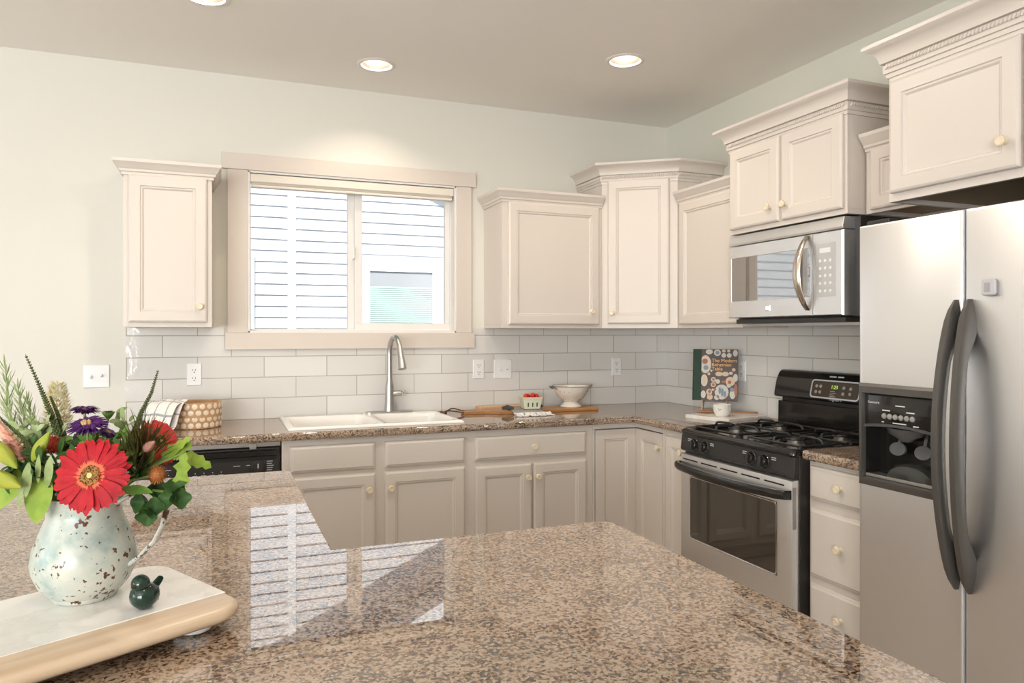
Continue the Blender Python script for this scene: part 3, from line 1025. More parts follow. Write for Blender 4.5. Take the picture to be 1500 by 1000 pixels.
# ------------------------------------------------------------------ dishwasher
dw = thing('dishwasher', 'black dishwasher under the left end of the back worktop', 'dishwasher', (-3.118, 0, 0))
WD = 0.608
build('body', B().box(0, WD, -0.575, -0.012, 0.02, 0.868), BLACKM, dw)
build('top_strip', B().box(0, WD - 0.004, -0.60, -0.56, 0.852, 0.8745), mat('grey metal strip', (0.42, 0.40, 0.38), 0.35, 0.8), dw)
build('bracket', B().box(0.47, 0.50, -0.612, -0.598, 0.842, 0.868), mat('grey metal strip', (0.42, 0.40, 0.38), 0.35, 0.8), dw, 0.002)
cpb = B()
cpb.box(0.004, WD - 0.006, -0.605, -0.575, 0.70, 0.846)
pan = build('control_panel', cpb, BLACKM, dw, 0.004)
pk = B()
pk.loft([[(x, y, z) for y, z in ((-0.604, 0.838), (-0.616, 0.832), (-0.618, 0.812), (-0.606, 0.806))] for x in (0.02, WD - 0.02)])
build('pocket_handle', pk, BLACK, dw, 0.002)
build('handle_recess', B().box(0.02, WD - 0.02, -0.6065, -0.60, 0.790, 0.808), DARK, dw)
build('door', B().box(0.004, WD - 0.006, -0.612, -0.575, 0.11, 0.694), BLACK, dw, 0.004)
build('toe_panel', B().box(0.01, WD - 0.01, -0.54, -0.50, 0.0, 0.105), BLACKM, dw)
dl = build('dial', B().lathe([(0.030, 0), (0.029, 0.012), (0.024, 0.016), (0.022, 0.02)], 28, Matrix.Translation((0.506, -0.605, 0.757)) @ RXM), BLACKM, dw)
build('pointer', B().box(0.504, 0.508, -0.6262, -0.6245, 0.757, 0.778), SILVERTXT, dl)
pr = B()
for i in range(5):
    pr.box(0.545, 0.545 + 0.022 + 0.004 * (i % 3), -0.6056, -0.6048, 0.742 + 0.010 * i, 0.7445 + 0.010 * i)
for a, c in ((0.10, 0.145), (0.40, 0.43), (0.455, 0.472)):
    pr.box(a, c, -0.6056, -0.6048, 0.768, 0.7705)
for i in range(9):
    pr.box(0.06 + i * 0.036, 0.064 + i * 0.036, -0.6056, -0.6048, 0.745, 0.749)
    pr.box(0.05 + i * 0.036, 0.070 + i * 0.036, -0.6056, -0.6048, 0.735, 0.7365)
build('printed_marks', pr, SILVERTXT, pan)

# ------------------------------------------------------------------ gas range
rg = thing('gas_range', 'stainless and black gas range against the right wall', 'range', (0, -1.1425, 0), R90)
RW = 0.762
build('body', B().box(0, RW, -0.655, -0.03, 0.035, 0.892), BLACKM, rg, 0.003)
cons = B()
cons.loft([[(x, y, z) for y, z in ((-0.645, 0.800), (-0.676, 0.803), (-0.684, 0.812), (-0.675, 0.884), (-0.645, 0.886))] for x in (0.002, RW - 0.002)])
panel = build('control_panel', cons, BLACKM, rg, 0.002)
ct = B()
zc = 0.913
ring = lambda i, z, r=0.03: rrect(i, RW - i, -0.690 + i, -0.075, z, r)
ct.loft([ring(0.004, 0.884), ring(0.0, 0.889), ring(0.0, 0.903), ring(0.006, 0.911), ring(0.012, zc), ring(0.034, zc - 0.001), ring(0.050, 0.902), ring(0.10, 0.900)], True, True)
build('cooktop', ct, BLACK, rg, ang=0.8)
spots = [(0.19, -0.50), (0.19, -0.24), (0.572, -0.50), (0.572, -0.24)]
for (x, y) in spots:
    T = Matrix.Translation((x, y, 0.900))
    bn = build('burner', B().lathe([(0.040, 0), (0.038, 0.004), (0.032, 0.006), (0.032, 0.019), (0.030, 0.021)], 24, T), ALUM, rg)
    build('burner_cap', B().lathe([(0.036, 0.0205), (0.038, 0.024), (0.034, 0.029), (0.02, 0.030)], 24, T), IRON, bn)
def grate(xc, wid):
    b = B()
    top = 0.938
    x0_, x1_, y0_, y1_ = xc - wid / 2, xc + wid / 2, -0.625, -0.115
    bar = lambda pts, r=0.0055: b.tube(pts, r, 6)
    for x in (x0_, x1_):
        for (ya, yb) in ((y0_, -0.385), (-0.355, y1_)):
            bar([(x, ya, 0.902), (x, ya + 0.004, 0.914), (x, ya + 0.012, 0.918), (x, yb - 0.012, 0.918), (x, yb - 0.004, 0.914), (x, yb, 0.902)])
    for y in (y0_ + 0.008, -0.37, y1_ - 0.008):
        bar([(x0_, y, 0.918), (x1_, y, 0.918)], 0.006)
    for yc in (-0.50, -0.24):
        for sx_ in (-1, 1):
            bar([(xc + sx_ * wid / 2, yc, 0.918), (xc + sx_ * (wid / 2 - 0.008), yc, top - 0.006), (xc + sx_ * (wid / 2 - 0.022), yc, top), (xc + sx_ * 0.05, yc, top + 0.003), (xc + sx_ * 0.028, yc, top - 0.004)])
        for sy in (-1, 1):
            bar([(xc, yc + sy * 0.118, 0.918), (xc, yc + sy * 0.112, top - 0.004), (xc, yc + sy * 0.10, top), (xc, yc + sy * 0.028, top - 0.002)])
    return b
for xc in (0.19, 0.572):
    build('grate', grate(xc, 0.31), IRON, rg)
for i, (x, z) in enumerate(((0.118, 0.842), (0.192, 0.842), (0.512, 0.842), (0.592, 0.842))):
    T = Matrix.Translation((x, -0.680, z)) @ Matrix.Rotation(-0.12, 4, 'X') @ RXM
    kb = build('knob', B().lathe([(0.030, -0.004), (0.030, 0.003), (0.026, 0.006), (0.0235, 0.020), (0.021, 0.023)], 24, T), BLACK, rg)
    build('grip', B().box(-0.006, 0.006, -0.019, 0.019, 0.02, 0.032, T), BLACKM, kb, 0.002)
    rgm = B().lathe([(0.0295, 0.0028), (0.031, 0.0032), (0.031, 0.0040), (0.0295, 0.0044)], 24, T, False, False)
    build('dial_ring', rgm, GREYP, kb)
mk = B()
for x in (0.06, 0.145 + 0.085, 0.455, 0.632):
    for q in range(2):
        mk.box(x, x + 0.026, -0.6812, -0.6795, 0.856 + q * 0.008, 0.859 + q * 0.008)
build('printed_marks', mk, SILVERTXT, panel)
od = thing
dr = B()
dr.nested(0.006, RW - 0.006, 0.215, 0.792, -0.655, [(0, 0), (0, 0.022), (0.004, 0.030), (0.012, 0.033), (0.066, 0.033)])
oven = B()
oven.loft([[(x, -0.655 - d, z) for x, z in ((a, b_), (c, b_), (c, e_), (a, e_))] for d, a, c, b_, e_ in (
    (0, 0.006, RW - 0.006, 0.215, 0.792), (0.022, 0.006, RW - 0.006, 0.215, 0.792), (0.030, 0.010, RW - 0.010, 0.219, 0.788),
    (0.033, 0.018, RW - 0.018, 0.227, 0.780), (0.033, 0.080, RW - 0.090, 0.392, 0.694), (0.0295, 0.084, RW - 0.094, 0.396, 0.690))], True, True)
odr = build('oven_door', oven, STEEL_H, rg)
build('window_rim', B().loft([[(x, -0.655 - d, z) for x, _, z in []] for d in ()] or [[(p[0], -0.6895, p[1]) for p in [(q[0], q[1]) for q in rrect(0.080, RW - 0.090, 0.392, 0.694, 0, 0.018)]],
      [(p[0], -0.691, p[1]) for p in [(q[0], q[1]) for q in rrect(0.083, RW - 0.093, 0.395, 0.691, 0, 0.016)]],
      [(p[0], -0.6885, p[1]) for p in [(q[0], q[1]) for q in rrect(0.088, RW - 0.098, 0.400, 0.686, 0, 0.012)]]], False, False), CHROME, odr)
build('oven_window', B().box(0.082, RW - 0.092, -0.6887, -0.684, 0.394, 0.692), BGLASS, odr)
sl = B()
for i in range(5):
    a = 0.03 + i * 0.142
    sl.box(a, a + 0.115, -0.689, -0.683, 0.764, 0.770)
build('vent_slots', sl, DARK, odr)
hp = [(0.012, -0.684, 0.735), (0.014, -0.715, 0.737), (0.05, -0.728, 0.735), (0.20, -0.742, 0.731), (RW / 2, -0.747, 0.729), (RW - 0.20, -0.742, 0.731), (RW - 0.05, -0.728, 0.735), (RW - 0.014, -0.715, 0.737), (RW - 0.012, -0.684, 0.735)]
hb = B()
hb.loft([[(x, y + a, z + c) for a, c in ((0.010, -0.017), (-0.004, -0.018), (-0.012, -0.008), (-0.012, 0.008), (-0.004, 0.018), (0.010, 0.017))] for x, y, z in hp])
build('oven_handle', hb, BLACK, odr, ang=0.9)
build('side_vent', B().box(RW - 0.0065, RW - 0.0045, -0.684, -0.668, 0.60, 0.765), mat('grey metal strip', (0.42, 0.40, 0.38), 0.35, 0.8), odr)
build('drawer', B().nested(0.006, RW - 0.006, 0.05, 0.205, -0.655, [(0, 0), (0, 0.022), (0.004, 0.030), (0.012, 0.033)]), STEEL_H, rg)
# back guard
bg = B()
bg.loft([[(x, y, z) for y, z in ((-0.075, 0.905), (-0.082, 0.915), (-0.080, 1.026), (-0.030, 1.030), (-0.022, 0.905))] for x in (0.0, RW)])
build('lower_backguard', bg, BLACK, rg, 0.004)
build('backguard_gap', B().box(0.012, RW - 0.012, -0.062, -0.022, 1.026, 1.052), DARK, rg)
con = B()
cpf = [(-0.030, 1.046), (-0.100, 1.048), (-0.108, 1.056), (-0.106, 1.075), (-0.092, 1.135), (-0.074, 1.172), (-0.060, 1.183), (-0.045, 1.186), (-0.022, 1.184), (-0.022, 1.046)]
con.loft([[(x + (0.0 if k else 0.0), y, z) for y, z in cpf] for k, x in enumerate((0.0, RW))])
cons2 = build('upper_console', con, BLACK, rg, 0.004, ang=0.7)
tilt = Matrix.Translation((0, -0.1005, 1.105)) @ Matrix.Rotation(-0.235, 4, 'X')
dsp = B()
dsp.loft([[(p[0], y, p[1]) for p in [(q[0], q[1]) for q in rrect(a, b_, c, d, 0, r)]] for a, b_, c, d, r, y in (
    (0.250, 0.545, -0.043, 0.046, 0.018, 0.006), (0.250, 0.545, -0.043, 0.046, 0.018, -0.003), (0.256, 0.539, -0.037, 0.040, 0.014, -0.003), (0.257, 0.538, -0.036, 0.039, 0.013, 0.001))], True, False, True, tilt)
bz = build('display_bezel', dsp, mat('pale silver bezel', (0.62, 0.66, 0.72), 0.3, 0.6), cons2)
build('display_panel', B().loft([[(p[0], y, p[1]) for p in [(q[0], q[1]) for q in rrect(0.256, 0.539, -0.037, 0.040, 0, 0.014)]] for y in (0.002, -0.0015)], True, True, True, tilt), mat('dark brown panel', (0.045, 0.032, 0.018), 0.25), bz)
bt = B()
for (x, z) in ((0.285, 0.014), (0.310, 0.014), (0.285, -0.014), (0.310, -0.014), (0.450, 0.014), (0.450, -0.014), (0.49, 0.012), (0.49, -0.012)):
    bt.lathe([(0.0085, 0), (0.008, 0.002), (0.005, 0.0025)], 12, tilt @ Matrix.Translation((x, -0.0014, z)) @ RXM)
for i in range(4):
    bt.box(0.372, 0.400 + 0.008 * (i % 2), -0.0022, -0.0010, -0.008 - i * 0.008, -0.005 - i * 0.008, tilt)
build('buttons', bt, mat('tan grey button', (0.36, 0.32, 0.27), 0.5), bz)
text('clock', '1:23', 0.024, tilt @ Matrix.Translation((0.394, -0.002, 0.006)) @ RX, DIGIT, bz)
text('lettering', 'Frigidaire', 0.020, Matrix.Translation((0.405, -0.1075, 1.056)) @ RX, SILVERTXT, cons2)
mk2 = B()
T3 = Matrix.Translation((0, -0.0775, 1.166)) @ Matrix.Rotation(-0.42, 4, 'X')
for a, c in ((0.345, 0.385), (0.395, 0.43)):
    mk2.box(a, c, -0.001, 0.002, -0.003, 0.003, T3)
build('printed_marks', mk2, SILVERTXT, cons2)

# ------------------------------------------------------------------ microwave
mw = thing('microwave', 'stainless over-the-range microwave above the gas range', 'microwave', (0, -1.146, 1.442), R90)
MW, MD_ = 0.728, 0.40
build('body', B().box(0.004, MW + 0.03, -0.335, -0.012, 0.0, 0.417), BLACKM, mw, 0.002)
build('top_grille', B().loft([[(x, y, z) for y, z in ((-0.33, 0.364), (-0.396, 0.364), (-0.400, 0.372), (-0.390, 0.415), (-0.33, 0.417))] for x in (0, MW)]), STEEL_H, mw, 0.002)
md = B()
md.loft([[(x, -d, z) for x, z in ((a, b_), (c, b_), (c, e_), (a, e_))] for d, a, c, b_, e_ in (
    (0.335, 0, 0.562, 0.006, 0.360), (0.392, 0, 0.562, 0.006, 0.360), (0.400, 0.005, 0.560, 0.010, 0.357),
    (0.400, 0.024, 0.548, 0.086, 0.302), (0.398, 0.026, 0.546, 0.088, 0.300))])
mdo = build('door', md, STEEL_H, mw)
build('window', B().box(0.025, 0.547, -0.3985, -0.395, 0.087, 0.301), mat('dark mirror glass', (0.045, 0.032, 0.02), 0.03, 0.0, IOR=3.6), mdo)
mh = B()
hp = []
for i in range(15):
    t_ = i / 14
    hp.append((0.535 - 0.008 * math.sin(PI * t_), -0.402 - 0.058 * math.sin(PI * t_) ** 0.8, 0.030 + 0.326 * t_))
rings = []
for i, (x, y, z) in enumerate(hp):
    t_ = i / 14
    hw = 0.012 + 0.009 * math.sin(PI * t_)
    rings.append([(x - hw, y + 0.004, z), (x - hw * 0.6, y - 0.005, z), (x + hw * 0.6, y - 0.005, z), (x + hw, y + 0.004, z), (x + hw * 0.5, y + 0.009, z), (x - hw * 0.5, y + 0.009, z)])
mh.loft(rings)
build('handle', mh, mat('warm satin nickel', (0.62, 0.55, 0.47), 0.22, 1.0), mdo, ang=0.9)
build('badge', B().nested(0.272, 0.302, 0.036, 0.060, -0.400, [(0, 0), (0, 0.002), (0.002, 0.004)]), CHROME, mdo)
mc = B()
mc.loft([[(x, -d, z) for x, z in ((a, b_), (c, b_), (c, e_), (a, e_))] for d, a, c, b_, e_ in (
    (0.335, 0.565, MW, 0.006, 0.360), (0.392, 0.565, MW, 0.006, 0.360), (0.400, 0.567, MW - 0.008, 0.010, 0.357))])
mcp = build('control_panel', mc, STEEL_H, mw)
kp = build('keypad', B().box(0.582, 0.690, -0.4012, -0.399, 0.086, 0.312), mat('silver keypad film', (0.55, 0.54, 0.54), 0.3, 0.3), mcp)
bt = B()
for r in range(5):
    for c in range(3):
        bt.lathe([(0.007, 0), (0.006, 0.0012)], 10, Matrix.Translation((0.607 + c * 0.028, -0.4012, 0.110 + r * 0.032)) @ RXM)
bt.box(0.605, 0.665, -0.4022, -0.401, 0.272, 0.292)
build('buttons', bt, mat('white key', (0.80, 0.80, 0.80), 0.4), kp)
ub = B()
ub.box(0.03, MW - 0.01, -0.375, -0.02, -0.022, -0.0002)
build('underside', ub, BLACKM, mw, 0.003)
build('lower_lip', B().box(0.02, MW + 0.02, -0.33, -0.30, -0.034, -0.022), NICKEL, mw)

# ------------------------------------------------------------------ refrigerator
fg = thing('refrigerator', 'side by side stainless refrigerator on the right', 'refrigerator', (0, -2.292, 0), R90)
FX = 0.766                     # depth of the door fronts
SPL = 0.376
build('body', B().box(0.006, 0.904, -0.685, -0.03, 0.02, 1.730), GREYP, fg, 0.004)
build('toe_grille', B().box(0.01, 0.90, -0.70, -0.66, 0.02, 0.075), BLACKM, fg)
def fdoor(x0, x1, hole=None):
    b = B()
    z0, z1 = 0.085, 1.736
    rr = [(0.690, x0, x1, z0, z1), (FX - 0.012, x0, x1, z0, z1), (FX - 0.004, x0 + 0.003, x1 - 0.003, z0 + 0.003, z1 - 0.003), (FX, x0 + 0.010, x1 - 0.010, z0 + 0.010, z1 - 0.010)]
    if hole:
        rr += [(FX, *hole), (FX - 0.06, *hole)]
    b.loft([[(a, -d, c), (e, -d, c), (e, -d, f), (a, -d, f)] for d, a, e, c, f in rr])
    return b
HOLE = (0.020, 0.300, 0.885, 1.182)
ld = build('freezer_door', fdoor(0.0, SPL, HOLE), STEEL_V, fg)
rd = build('door', fdoor(SPL + 0.005, 0.910), STEEL_V, fg)
build('hinge_cover', B().box(0.01, 0.10, -0.74, -0.62, 1.7362, 1.752), BLACKM, fg, 0.004)
build('hinge_cover', B().box(0.81, 0.90, -0.74, -0.62, 1.7362, 1.752), BLACKM, fg, 0.004)
def fhandle(xc, sgn, parent):
    b = B()
    n = 28
    rings = []
    z0, z1 = 0.622, 1.472
    for i in range(n + 1):
        t_ = i / n
        s_ = math.sin(PI * t_)
        z = z0 + (z1 - z0) * t_
        o = 0.012 + 0.078 * s_ ** 0.62
        q = min(t_, 1 - t_)
        th = 0.030 if q > 0.20 else 0.030 + (0.20 - q) / 0.20 * 0.06
        inn = max(o - th, -0.002)
        hw = 0.0165 * min(1, 0.35 + q * 9)
        x = xc - sgn * 0.008 * (1 - s_)
        rings.append([(x - hw, -FX - inn, z), (x - hw, -FX - o + 0.012, z), (x - hw * 0.55, -FX - o + 0.002, z), (x + hw * 0.55, -FX - o, z), (x + hw, -FX - o + 0.012, z), (x + hw, -FX - inn, z)])
    b.loft(rings)
    return build('handle', b, PEWTER, parent, ang=0.8)
fhandle(SPL - 0.026, -1, ld)
fhandle(SPL + 0.032, 1, rd)
# ice and water dispenser in the freezer door
bzl = B()
bo = (0.008, 0.312, 0.868, 1.207)
bzl.loft([[(a, -d, c), (e, -d, c), (e, -d, f), (a, -d, f)] for d, a, e, c, f in (
    (FX + 0.0002, *bo), (FX + 0.006, *bo), (FX + 0.014, bo[0] + 0.010, bo[1] - 0.010, bo[2] + 0.014, bo[3] - 0.010),
    (FX + 0.014, 0.026, 0.296, 0.893, 1.176), (FX + 0.002, 0.030, 0.292, 0.898, 1.172), (FX - 0.052, 0.030, 0.292, 0.898, 1.172))], False, False)
dsp = build('dispenser_frame', bzl, PEWTER, ld)
build('control_panel', B().loft([[(a, -d, c), (e, -d, c), (e, -d, f), (a, -d, f)] for d, a, e, c, f in (
    (FX - 0.04, 0.0302, 0.2918, 1.070, 1.171), (FX + 0.002, 0.0302, 0.2918, 1.070, 1.171), (FX + 0.004, 0.034, 0.288, 1.074, 1.168))]), BLACK, dsp)
ar = B()
ar.loft([[(0.0302 + 0.2616 * t_, -FX - 0.001 + dy, 1.069 - 0.006 * 0 - 0.010 * (1 - (2 * t_ - 1) ** 2) * -1 + dz) for dy, dz in ((0, -0.008), (-0.008, -0.008), (-0.008, 0.001), (0, 0.001))] for t_ in [i / 12 for i in range(13)]])
build('chin_trim', ar, GREYP, dsp)
build('recess', B().loft([[(a, -d, c), (e, -d, c), (e, -d, f), (a, -d, f)] for d, a, e, c, f in (
    (FX - 0.001, 0.0303, 0.2917, 0.8983, 1.0695), (FX - 0.050, 0.045, 0.277, 0.905, 1.0695))], False, True), BLACK, dsp)
bt = B()
for i in range(6):
    bt.lathe([(0.0095, 0), (0.0085, 0.003), (0.006, 0.0035)], 14, Matrix.Translation((0.108 + i * 0.021, -FX - 0.004, 1.104)) @ RXM)
build('buttons', bt, mat('silver button', (0.42, 0.41, 0.40), 0.3, 0.6), dsp)
face_text('lettering', 'Kenmore', 0.012, 0.066, -FX - 0.0042, 1.142, SILVERTXT, dsp)
mk = B()
for a, c, z in ((0.15, 0.185, 1.139), (0.14, 0.19, 1.083), (0.098, 0.107, 1.083), (0.215, 0.235, 1.080), (0.10, 0.13, 1.121), (0.19, 0.22, 1.121)):
    mk.box(a, c, -FX - 0.0046, -FX - 0.0038, z, z + 0.0035)
build('printed_marks', mk, SILVERTXT, dsp)
nz = B()
nz.loft([[(0.165 + r * math.cos(a), -FX + 0.022 + r * 0.35 * math.sin(a), z) for a in [2 * PI * i / 20 for i in range(20)]] for r, z in ((0.072, 1.066), (0.062, 1.048), (0.030, 1.034), (0.018, 1.026))])
build('ice_chute', nz, GREYP, dsp)
for x in (0.140, 0.232):
    pd = B()
    T = Matrix.Translation((x, -FX + 0.020, 1.0)) @ Matrix.Rotation(-0.25, 4, 'X')
    pd.loft([[(0.030 * k * math.cos(a), y, 0.022 * k * math.sin(a)) for a in [2 * PI * i / 18 for i in range(18)]] for k, y in ((1, 0.004), (1, -0.004), (0.75, -0.002))], True, True, True, T)
    pd.box(-0.006, 0.006, 0.0, 0.006, 0.0, 0.06, T)
    build('paddle', pd, GREYP, dsp)
dm = B()
dm.loft([[(0.19 + r * math.cos(a), -FX + 0.05 - max(0, 0.05 * k) * 1.0, 0.905 + r * 0.55 * math.sin(a)) for a in [PI * i / 14 for i in range(15)]] for r, k in ((0.098, 0), (0.095, 0.5), (0.082, 0.86), (0.05, 0.95))], False, True)
build('drip_well', dm, mat('smoked glossy plastic', (0.035, 0.035, 0.033), 0.08), dsp)
build('drip_tray', B().box(0.034, 0.288, -FX - 0.004, -FX + 0.045, 0.8985, 0.908), NICKEL, dsp, 0.001)
bd = B()
bd.loft([[(p[0], y, p[1]) for p in [(q[0], q[1]) for q in rrect(-0.021 + i, 0.021 - i, -0.023 + i, 0.023 - i, 0, 0.008)]] for i, y in ((0, 0), (0, -0.008), (0.003, -0.011))])
cl = thing('magnetic_clip', 'small pale grey square clip stuck high on the refrigerator door', 'clip', (-FX - 0.0003, -2.751, 1.503), R90)
cb_ = build('base', bd, mat('pale lilac grey plastic', (0.52, 0.51, 0.54), 0.45), cl)
build('inset', B().box(-0.012, 0.006, -0.0125, -0.0105, -0.013, 0.013), mat('pale grey inset', (0.36, 0.355, 0.38), 0.5), cl, 0.001)

# ------------------------------------------------------------------ things on the back worktop
# paddle boards
Z0 = 0.914
bw = thing('cutting_board', 'long honey wood paddle board lying under the colander', 'cutting board', (-1.0, -0.21, Z0), 0.0)
b = B()
b.prism([(-0.31, -0.088), (0.318, -0.096), (0.325, -0.088), (0.325, 0.088), (-0.30, 0.092), (-0.34, 0.05), (-0.37, 0.030), (-0.49, 0.026), (-0.505, 0.012), (-0.505, -0.012), (-0.49, -0.026), (-0.37, -0.030), (-0.345, -0.05)], 0, 0.018)
build('board', b, BOARD_W, bw, 0.003)
st = B()
pth = [(-0.49, 0.0, 0.019)]
for i in range(13):
    a = i / 12
    pth.append((-0.49 - 0.105 * math.sin(PI * a * 0.5), 0.035 * math.sin(PI * a * 2) * (1 - a * 0.3) + 0.01, 0.019 + 0.014 * math.sin(PI * a)))
st.tube(pth, 0.0035, 6)
pth2 = [(p[0], -p[1] * 1.1, max(0.004, p[2] - 0.010)) for p in pth]
st.tube(pth2, 0.0035, 6)
LEATH = mat('dark leather cord', (0.085, 0.035, 0.018), 0.6)
lc = build('leather_loop', st, LEATH, bw)
kn = B()
for dx, dy, dz in ((0, 0, 0.012), (-0.012, 0.012, 0.010), (-0.014, -0.010, 0.009), (-0.024, 0.0, 0.014)):
    kn.ell((-0.595 + dx, dy + 0.01, dz), (0.010, 0.009, 0.008), 8, 6)
build('knot', kn, LEATH, lc)
bl2 = thing('cutting_board', 'pale maple board lying behind the paddle board handle', 'cutting board', (-1.19, -0.060, Z0))
build('board', B().loft([rrect(-0.17, 0.17, -0.042, 0.042, 0, 0.012), rrect(-0.17, 0.17, -0.042, 0.042, 0.024, 0.012), rrect(-0.166, 0.166, -0.038, 0.038, 0.027, 0.01)]), BOARD_L, bl2)

# colander
cd = thing('colander', 'white enamel footed colander standing on the paddle board', 'colander', (-0.812, -0.205, Z0 + 0.0183))
build('bowl', B().lathe([(0.064, 0.0), (0.066, 0.004), (0.052, 0.016), (0.040, 0.030), (0.050, 0.036), (0.080, 0.060), (0.104, 0.098), (0.113, 0.120), (0.117, 0.122), (0.116, 0.125), (0.110, 0.122), (0.100, 0.096), (0.075, 0.060), (0.045, 0.040), (0.0, 0.036)], 40, None, True, False), mat('cream enamel', (0.80, 0.76, 0.69), 0.18), cd)
build('rim', B().lathe([(0.1155, 0.1215), (0.1185, 0.1235), (0.1165, 0.1262), (0.1135, 0.1245)], 40, None, False, False), mat('grey worn rim', (0.20, 0.19, 0.18), 0.35, 0.5), cd)
hl = B()
for r_ in range(4):
    k = r_ / 3
    rad, z = 0.062 + 0.040 * k, 0.0465 + 0.0475 * k
    for i in range(22):
        a = 2 * PI * (i + 0.5 * (r_ % 2)) / 22
        if (i // 3) % 2 == 0:
            hl.ell((rad * math.cos(a), rad * math.sin(a), z), (0.0026, 0.0026, 0.0026), 6, 4)
build('perforations', hl, mat('dark hole', (0.25, 0.20, 0.14), 0.8), cd)
for s in (-1, 1):
    p = [(s * 0.104, -0.030, 0.108), (s * 0.128, -0.026, 0.120), (s * 0.142, 0, 0.126), (s * 0.128, 0.026, 0.120), (s * 0.104, 0.030, 0.108)]
    build('handle', B().tube(p, 0.0032, 6), mat('grey worn rim', (0.20, 0.19, 0.18), 0.35, 0.5), cd)

# fringed towel draped over the board, berry box on it
def cloth(path, width_vec, nu=14, uvscale=(1, 1), jitter=0.0, thick=0.0):
    """sheet swept along a 3-D path; returns B and uv list"""
    b = B()
    path = [Vector(p) for p in path]
    # resample
    pts = []
    for a, c in zip(path, path[1:]):
        for i in range(5):
            pts.append(a.lerp(c, i / 5))
    pts.append(path[-1])
    for _ in range(3):
        pts = [pts[0]] + [(pts[i - 1] + pts[i] * 2 + pts[i + 1]) / 4 for i in range(1, len(pts) - 1)] + [pts[-1]]
    rows = []
    uvs = []
    wv = Vector(width_vec)
    for i, p in enumerate(pts):
        v = i / (len(pts) - 1)
        row = []
        for j in range(nu + 1):
            u = j / nu
            q = p + wv * (u - 0.5) + Vector((0, 0, jitter * math.sin(u * 9 + v * 5)))
            row.append(q)
            uvs.append((u * uvscale[0], v * uvscale[1]))
        rows.append(row)
    b.loft(rows, False, False, False)
    return b, uvs
def build_cloth(name, b, uvs, m, parent, thick=0.002):
    o = build(name, b, m, parent, recalc=False)
    uvl = o.data.uv_layers.new(name='UVMap')
    for lp in o.data.loops:
        uvl.data[lp.index].uv = uvs[lp.vertex_index]
    md = o.modifiers.new('thickness', 'SOLIDIFY')
    md.thickness = thick
    md.offset = 1
    return o
tw = thing('dish_towel', 'grey dish towel with white knotted fringe draped over the paddle board', 'towel', (-1.14, -0.30, Z0))
b, uvs = cloth([(0.01, 0.17, 0.0215), (0.005, 0.05, 0.0215), (0, -0.004, 0.0215), (0.0, -0.022, 0.014), (-0.002, -0.045, 0.004), (-0.004, -0.12, 0.003)], (0.19, 0.01, 0), 20, (1, 1), 0.0011)
build_cloth('fabric', b, uvs, STRIPED, tw)
fb = B()
for i in range(34):
    x = -0.104 + 0.2 * i / 33
    y = -0.112 + random.uniform(-0.01, 0.006)
    p = [(x, y + 0.04, 0.008), (x + random.uniform(-.006, .006), y, 0.010 + random.uniform(0, .006)), (x + random.uniform(-.012, .012), y - 0.022, 0.005), (x + random.uniform(-.016, .016), y - 0.045, 0.004)]
    fb.tube(p, [0.0045, 0.005, 0.0045, 0.003], 5)
build('fringe', fb, FRINGE, tw)
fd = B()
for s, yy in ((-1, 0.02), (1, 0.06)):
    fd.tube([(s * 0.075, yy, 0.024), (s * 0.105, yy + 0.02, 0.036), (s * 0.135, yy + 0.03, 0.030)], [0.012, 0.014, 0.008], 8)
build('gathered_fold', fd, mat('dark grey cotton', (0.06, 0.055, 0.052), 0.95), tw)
BZ = Z0 + 0.0245
bx = thing('berry_box', 'pale green pulp berry box of strawberries on the grey towel', 'box', (-1.10, -0.262, BZ), -0.15)
b = B()
b.loft([rrect(-0.046, 0.046, -0.040, 0.040, 0, 0.004), rrect(-0.058, 0.058, -0.050, 0.050, 0.058, 0.005), rrect(-0.061, 0.061, -0.053, 0.053, 0.060, 0.005),
        rrect(-0.061, 0.061, -0.053, 0.053, 0.068, 0.005), rrect(-0.056, 0.056, -0.048, 0.048, 0.068, 0.005), rrect(-0.045, 0.045, -0.039, 0.039, 0.010, 0.004)])
build('box', b, mat('pale green pulp', (0.62, 0.64, 0.50), 0.8), bx)
b = B()
for i in range(3):
    x = -0.026 + i * 0.026
    b.loft([[(x + a, -0.0425 - 0.0098 * (z - 0.01) / 0.05 - 0.0002 - e_, z) for a in (-0.004, 0.004)][::1] + [(x + a, -0.0395 - 0.0098 * (z - 0.01) / 0.05, z) for a in (0.004, -0.004)] for z, e_ in ((0.012, 0), (0.036, 0))])
build('slots', b, mat('dark slot', (0.05, 0.06, 0.03), 0.8), bx)
build('top_band', B().loft([rrect(-0.0615, 0.0615, -0.0535, 0.0535, 0.058, 0.005), rrect(-0.0615, 0.0615, -0.0535, 0.0535, 0.0685, 0.005)], False, False), mat('tan box band', (0.62, 0.52, 0.40), 0.7), bx)
SB = petal('strawberry red', (0.46, 0.02, 0.02), (0.60, 0.05, 0.04), 200)
sbp = [((-0.030, -0.012, 0.070), 'big red strawberry at the left front of the berry box'), ((0.008, -0.018, 0.076), 'red strawberry on top at the middle of the berry box'),
       ((0.034, -0.004, 0.068), 'red strawberry at the right of the berry box'), ((-0.012, 0.024, 0.066), 'red strawberry at the back of the berry box')]
